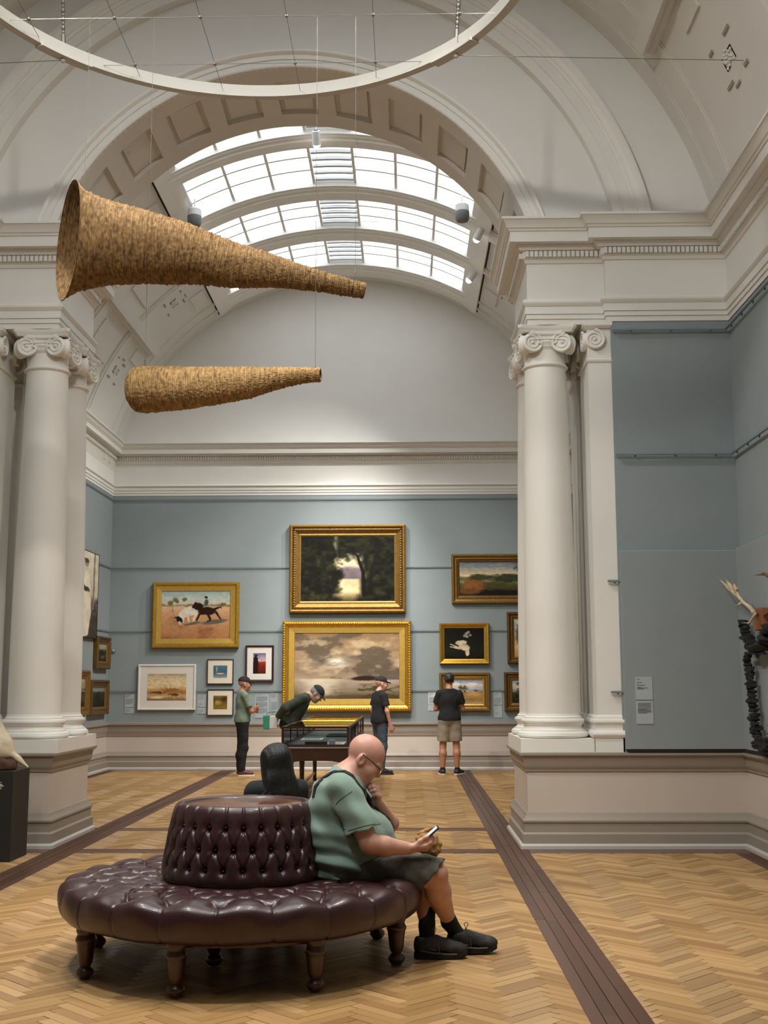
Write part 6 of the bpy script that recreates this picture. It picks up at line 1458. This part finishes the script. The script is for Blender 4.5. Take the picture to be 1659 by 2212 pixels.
cl = MB(); cl.add(*sph((0, 0, 0), .016, 8, 6)); co = cl.build('wire_clamp', 'wire_steel', rg, smooth=60); cme = co.data; bpy.data.objects.remove(co)
for x in gx:
    for y in gy:
        if (x-RX)**2+(y-RY)**2 < RR*RR: inst('wire_clamp', cme, rg, Matrix.Translation((x-RX, y-RY, wz)))
for a in (41, 139, 221, 319):
    p = Vector((RR*math.cos(D(a)), RR*math.sin(D(a)), .1)); q_ = p+Vector((.08*math.cos(D(a)), .08*math.sin(D(a)), .95)); top = p+Vector((.12*math.cos(D(a)), .12*math.sin(D(a)), 1.45))
    mb = MB(); mb.tube([p, p+(q_-p)*.12], .02, 8); 
    for k in range(9): c_ = p+(q_-p)*(.1+.045*k); mb.add(*sph(c_, .02 if k % 2 else .026, 6, 4, (.7, .7, 1.2)))
    mb.tube([p, q_, top], .005, 6); mb.build('hanger_chain', 'wire_steel', rg, smooth=60)
    # splice plate below the ring and a guy wire to the wall
    mb = MB(); V = []; F = []
    for k in range(9):
        aa = D(a-6.5+13*k/8)
        for (r, z) in ((RR-.06, -.018), (RR+.04, -.018), (RR+.04, .004), (RR-.06, .004)): V.append((r*math.cos(aa), r*math.sin(aa), z))
    for k in range(8):
        for j in range(4): F.append((4*k+j, 4*k+4+j, 4*k+4+(j+1) % 4, 4*k+(j+1) % 4))
    F += [(0, 1, 2, 3), (35, 34, 33, 32)]; mb.add(V, F); mb.add(*sph((RR*math.cos(D(a)), RR*math.sin(D(a)), -.03), .024, 8, 6)); mb.build('splice_plate', 'ring_paint', rg)
    w0 = Vector((RR*math.cos(D(a)), RR*math.sin(D(a)), -.03)); ex = (XR+.05 if math.cos(D(a)) > 0 else XL-.05)-RX; ey = w0.y+(.05 if math.sin(D(a)) > 0 else -.05)
    MB().tube([w0, (ex*.985, ey, w0.z-.06)], .003, 5).build('guy_wire', 'wire_steel', rg)
# ------------------------------------------------------------------ antlers and charcoal strings on the right panel
mat('antler', 'c6b596', .55, .2, 12, .3, 40); mat('antler_dark', '6b4a2c', .6, .3, 12, .3, 40); mat('mount_wood', '9a6238', .45, .25, 8, .1, 40, stretch=(1, 1, .2)); mat('charcoal', '0e0e0f', .45, .4, 14, .6, 40, spec=.6)
PX = XR-.055
am = empty('antler_mount', (PX, 11.0, 2.15), 0, 'pair of pale antlers on a small wooden wall block', 'antlers')
am_o = np.array([PX, 11.0, 2.15])
def wp(px, py, X): return atX(px, py, X)-am_o
b0 = wp(1639, 1316, PX); b1 = wp(1657, 1360, PX)
yA, yB_ = sorted((b0[1], b1[1])); MB().bevbox((-.05, yA-.06, b1[2]), (0, yB_, b0[2]), .006).build('wood_block', 'mount_wood', am)
def palmate(name, path, rr, blade, m, leaf=()):
    T = Solid(); T.chain([np.array(p) for p in path], rr, .012)
    for (a, b, ra, rb_) in blade: T.cone(np.array(a), np.array(b), ra, rb_, .02)
    for (c_, d_, r_) in leaf:
        d_ = unit(d_); w_ = unit(np.cross(d_, V3(1, .15, 0))); T.ell(c_, r_, [d_, w_, np.cross(d_, w_)], .012)
    V, F = T.polygonise(.0055, wrinkle(.001, (90, 80, 70))); return fast_mesh(name, V, F, m, am)
XA = PX-.1
P = lambda px, py, dx=0.0: wp(px, py, XA-dx)
pA = [wp(1636, 1330, PX-.04), P(1628, 1322, .0), P(1620, 1312, .02), P(1608, 1303, .04), P(1600, 1294, .05), P(1590, 1284, .06)]
palmate('antler', pA, [.018, .02, .018, .014, .015, .013],
        [(P(1590, 1284, .06), P(1572, 1268, .07), .016, .02), (P(1596, 1288, .06), P(1590, 1272, .07), .013, .016), (P(1572, 1268, .07), P(1554, 1252, .08), .018, .004), (P(1580, 1270, .07), P(1567, 1250, .08), .018, .003), (P(1588, 1272, .07), P(1586, 1261, .08), .016, .004), (P(1590, 1275, .07), P(1603, 1265, .09), .011, .003),
         (P(1606, 1302, .04), P(1598, 1305, .06), .012, .01), (P(1598, 1305, .06), P(1587, 1308, .09), .009, .003), (P(1632, 1326, 0), P(1618, 1346, .04), .016, .006), (P(1618, 1346, .04), P(1597, 1345, .1), .006, .003)], 'antler', [(P(1576, 1267, .07), P(1558, 1254, .08)-P(1592, 1282, .06), (.085, .038, .011)), (P(1588, 1272, .07), P(1588, 1262, .08)-P(1594, 1284, .06), (.05, .035, .011))])
pB = [wp(1652, 1328, PX-.04), P(1668, 1318, 0), P(1690, 1290, .03), P(1700, 1262, .05)]
palmate('antler', pB, [.018, .02, .018, .016], [(P(1700, 1262, .05), P(1672, 1248, .08), .02, .02), (P(1672, 1248, .08), P(1650, 1240, .1), .018, .012), (P(1650, 1240, .1), P(1627, 1243, .12), .011, .003)], 'antler_dark', [(P(1668, 1246, .08), P(1640, 1241, .1)-P(1690, 1255, .06), (.12, .03, .012))])
cst = empty('charcoal_string', (PX-.06, 11.1, 1.5), 0, 'long strings of black charcoal lumps hanging beside the antlers', 'charcoal string'); cs_o = np.array([PX-.06, 11.1, 1.5])
def rock(sd):
    g_ = np.random.default_rng(sd); V, F = sph((0, 0, 0), 1, 9, 6); V = np.array(V); ax2 = g_.normal(0, 1, (10, 3)); ax2 /= np.linalg.norm(ax2, axis=1)[:, None]
    for a_ in ax2: d_ = V@a_; k_ = g_.uniform(.45, .8); V = np.where((d_ > k_)[:, None], V-a_*(d_-k_)[:, None], V)
    o = mesh('charcoal_lump', V, F, 'charcoal'); me = o.data; bpy.data.objects.remove(o); return me
rocks = [rock(i) for i in range(7)]
def lumps(pts, X, w0, w1, hh, n, parent, sd):
    g_ = np.random.default_rng(sd); P_ = [atX(px, py, X)-cs_o for px, py in pts]; s_ = np.r_[0, np.cumsum([np.linalg.norm(P_[i+1]-P_[i]) for i in range(len(P_)-1)])]
    MB().tube(P_, .003, 5).build('cord', 'charcoal', parent)
    for i in range(n):
        t_ = s_[-1]*(i+.5)/n; c = [np.interp(t_, s_, [p[k] for p in P_]) for k in range(3)]
        w_ = w0+(w1-w0)*i/max(1, n-1); w_ *= g_.uniform(.8, 1.2); h2 = hh*g_.uniform(.8, 1.25)
        inst('charcoal_lump', rocks[g_.integers(7)], parent, Matrix.Translation(c) @ Matrix.Rotation(g_.uniform(-.3, .3), 4, 'X') @ Matrix.Rotation(g_.uniform(0, 6), 4, 'Z') @ Matrix.Diagonal((w_*.8, w_, h2, 1)))
XS = PX-.085
lumps([(1606, 1342), (1610, 1360), (1615, 1378), (1625, 1398), (1636, 1404)], XS, .085, .1, .034, 13, cst, 1)
lumps([(1636, 1404), (1648, 1396), (1655, 1375), (1658, 1350)], XS, .1, .085, .038, 8, cst, 2)
lumps([(1614, 1412), (1617, 1440), (1620, 1470), (1624, 1500), (1627, 1530), (1630, 1560), (1635, 1590), (1642, 1610)], XS, .062, .075, .031, 21, cst, 3)
lumps([(1642, 1608), (1650, 1618), (1662, 1612), (1672, 1585), (1678, 1540), (1680, 1480), (1680, 1430), (1672, 1400)], XS, .08, .06, .034, 22, cst, 4)
bar = MB(); a_ = atX(1610, 1411, XS)-cs_o; b_ = atX(1653, 1411, XS)-cs_o
bar.tube([a_, b_], .014, 6); c_ = atX(1636, 1410, XS)-cs_o; bar.tube([c_, c_+np.array([0, 0, -.05])], [.035, .003], 6); bar.build('charcoal_bar', 'charcoal', cst)
# ------------------------------------------------------------------ lamps of the rooms
mat('lamp_white', 'd8d8d6', .4, .02)
mat('lamp_dark', '6f7274', .5, .02)
def emis(name, col, st):
    m = bpy.data.materials.new(name); m.use_nodes = True; N = m.node_tree.nodes; b = N['Principled BSDF']
    b.inputs['Base Color'].default_value = (.8, .8, .8, 1); b.inputs['Emission Color'].default_value = lin(col)+(1,); b.inputs['Emission Strength'].default_value = st; MATS[name] = m
emis('lamp_glow', 'fff8ee', 9.0)
def spot_lamp(c, th, Y, aim, power, size, label, col=(1.0, .95, .88), blend=.7, vis=True, dr=-.12):
    p = Vector(vpt(c, D(th), Y, dr)); root = empty('spot_lamp', p, 0, label, 'spotlight', 'track spotlights along the skylights')
    d = (Vector(aim)-p).normalized()
    R = d.to_track_quat('-Z', 'Y').to_matrix().to_4x4()
    b = MB(); b.lathe([(.035, .1), (.055, .09), (.06, 0), (.062, -.1), (.05, -.1), (.045, -.07), (0, -.07)], n=20, cap=False); b.xf(R); b.build('lamp_body', 'lamp_white', root, smooth=40)
    g_ = MB(); g_.lathe([(0, -.15), (.03, -.143), (.05, -.12), (.058, -.098)], n=16, cap=False); g_.xf(R); g_.build('lamp_face', 'lamp_glow', root, smooth=60)
    a = Vector(vpt(c, D(th), Y, .03))-p
    MB().tube([a, a*.5+Vector((0, 0, 0)), (0, 0, 0)], .01, 6).build('bracket', 'lamp_white', root)
    l = bpy.data.lights.new('spot_beam', 'SPOT'); l.energy = power; l.spot_size = D(size); l.spot_blend = blend; l.shadow_soft_size = .05 if c is BV else .22; l.color = col
    o = bpy.data.objects.new('spot_beam', l); link(o, root); o.matrix_local = Matrix.Translation(d*.22) @ R
    return root
PW = .75
spot_lamp(BV, 31.0, 17.92, (-2.6, 22.2, 1.4), 900*PW, 50, 'lit white spotlight on the right edge of the skylight, upper of two')
spot_lamp(BV, 31.0, 19.87, (-4.5, 20.5, 1.8), 500*PW, 80, 'lit white spotlight on the right edge of the skylight, lower of two')
spot_lamp(BV, -31.4, 17.68, (.8, 22.2, 1.4), 800*PW, 50, 'lit white spotlight on the left edge of the skylight')
spot_lamp(BV, -1.9, 15.83, (-1.0, 22.2, 1.7), 800*PW, 36, 'small lit spotlight on the skylight crown just under the arch')
spot_lamp(BV, 31.0, 15.2, (-3.5, 18.0, 0), 700*PW, 90, 'spotlight on the right skylight edge hidden behind the arch')
spot_lamp(BV, -31.0, 15.2, (1.0, 18.0, 0), 700*PW, 90, 'spotlight on the left skylight edge hidden behind the arch')
for i, (th, Y, aim, pw_, sz) in enumerate(((31, 8.6, (-2.6, 9.2, 0), 520, 78), (-31, 8.6, (1.6, 9.2, 0), 620, 78), (31, 5.5, (-1.6, 6.6, .3), 620, 72), (-31, 5.5, (.2, 6.8, .3), 620, 72),
                                    (31, 2.0, (-3.4, 11.6, 2.6), 760, 64), (-31, 2.0, (1.6, 11.6, 2.8), 760, 64))):
    spot_lamp(RV, th, Y, aim, pw_*PW, sz, '%s spotlight above the viewer on the %s skylight edge' % (('far', 'middle', 'near')[i//2], ('right', 'left')[i % 2]))
# grey flood fittings beside the skylight
for th, Y, lb in ((-28.9, 17.09, 'grey rounded flood fitting on the left side of the skylight'), (27.2, 17.16, 'grey rounded flood fitting on the right side of the skylight')):
    p = Vector(vpt(BV, D(th), Y, -.22)); root = empty('flood_fitting', p, 0, lb, 'lamp', 'grey floods under the skylight')
    MB().lathe([(0, .13), (.07, .125), (.1, .1), (.105, .0)], n=24, cap=False).build('hood', 'lamp_white', root, smooth=40)
    MB().lathe([(.105, 0), (.108, -.02), (.104, -.12), (.085, -.15), (0, -.15)], n=24, cap=False).build('drum', 'lamp_dark', root, smooth=40)
    MB().tube([(0, 0, .12), (.0, 0, .28)], .012, 8).build('stem', 'lamp_white', root)
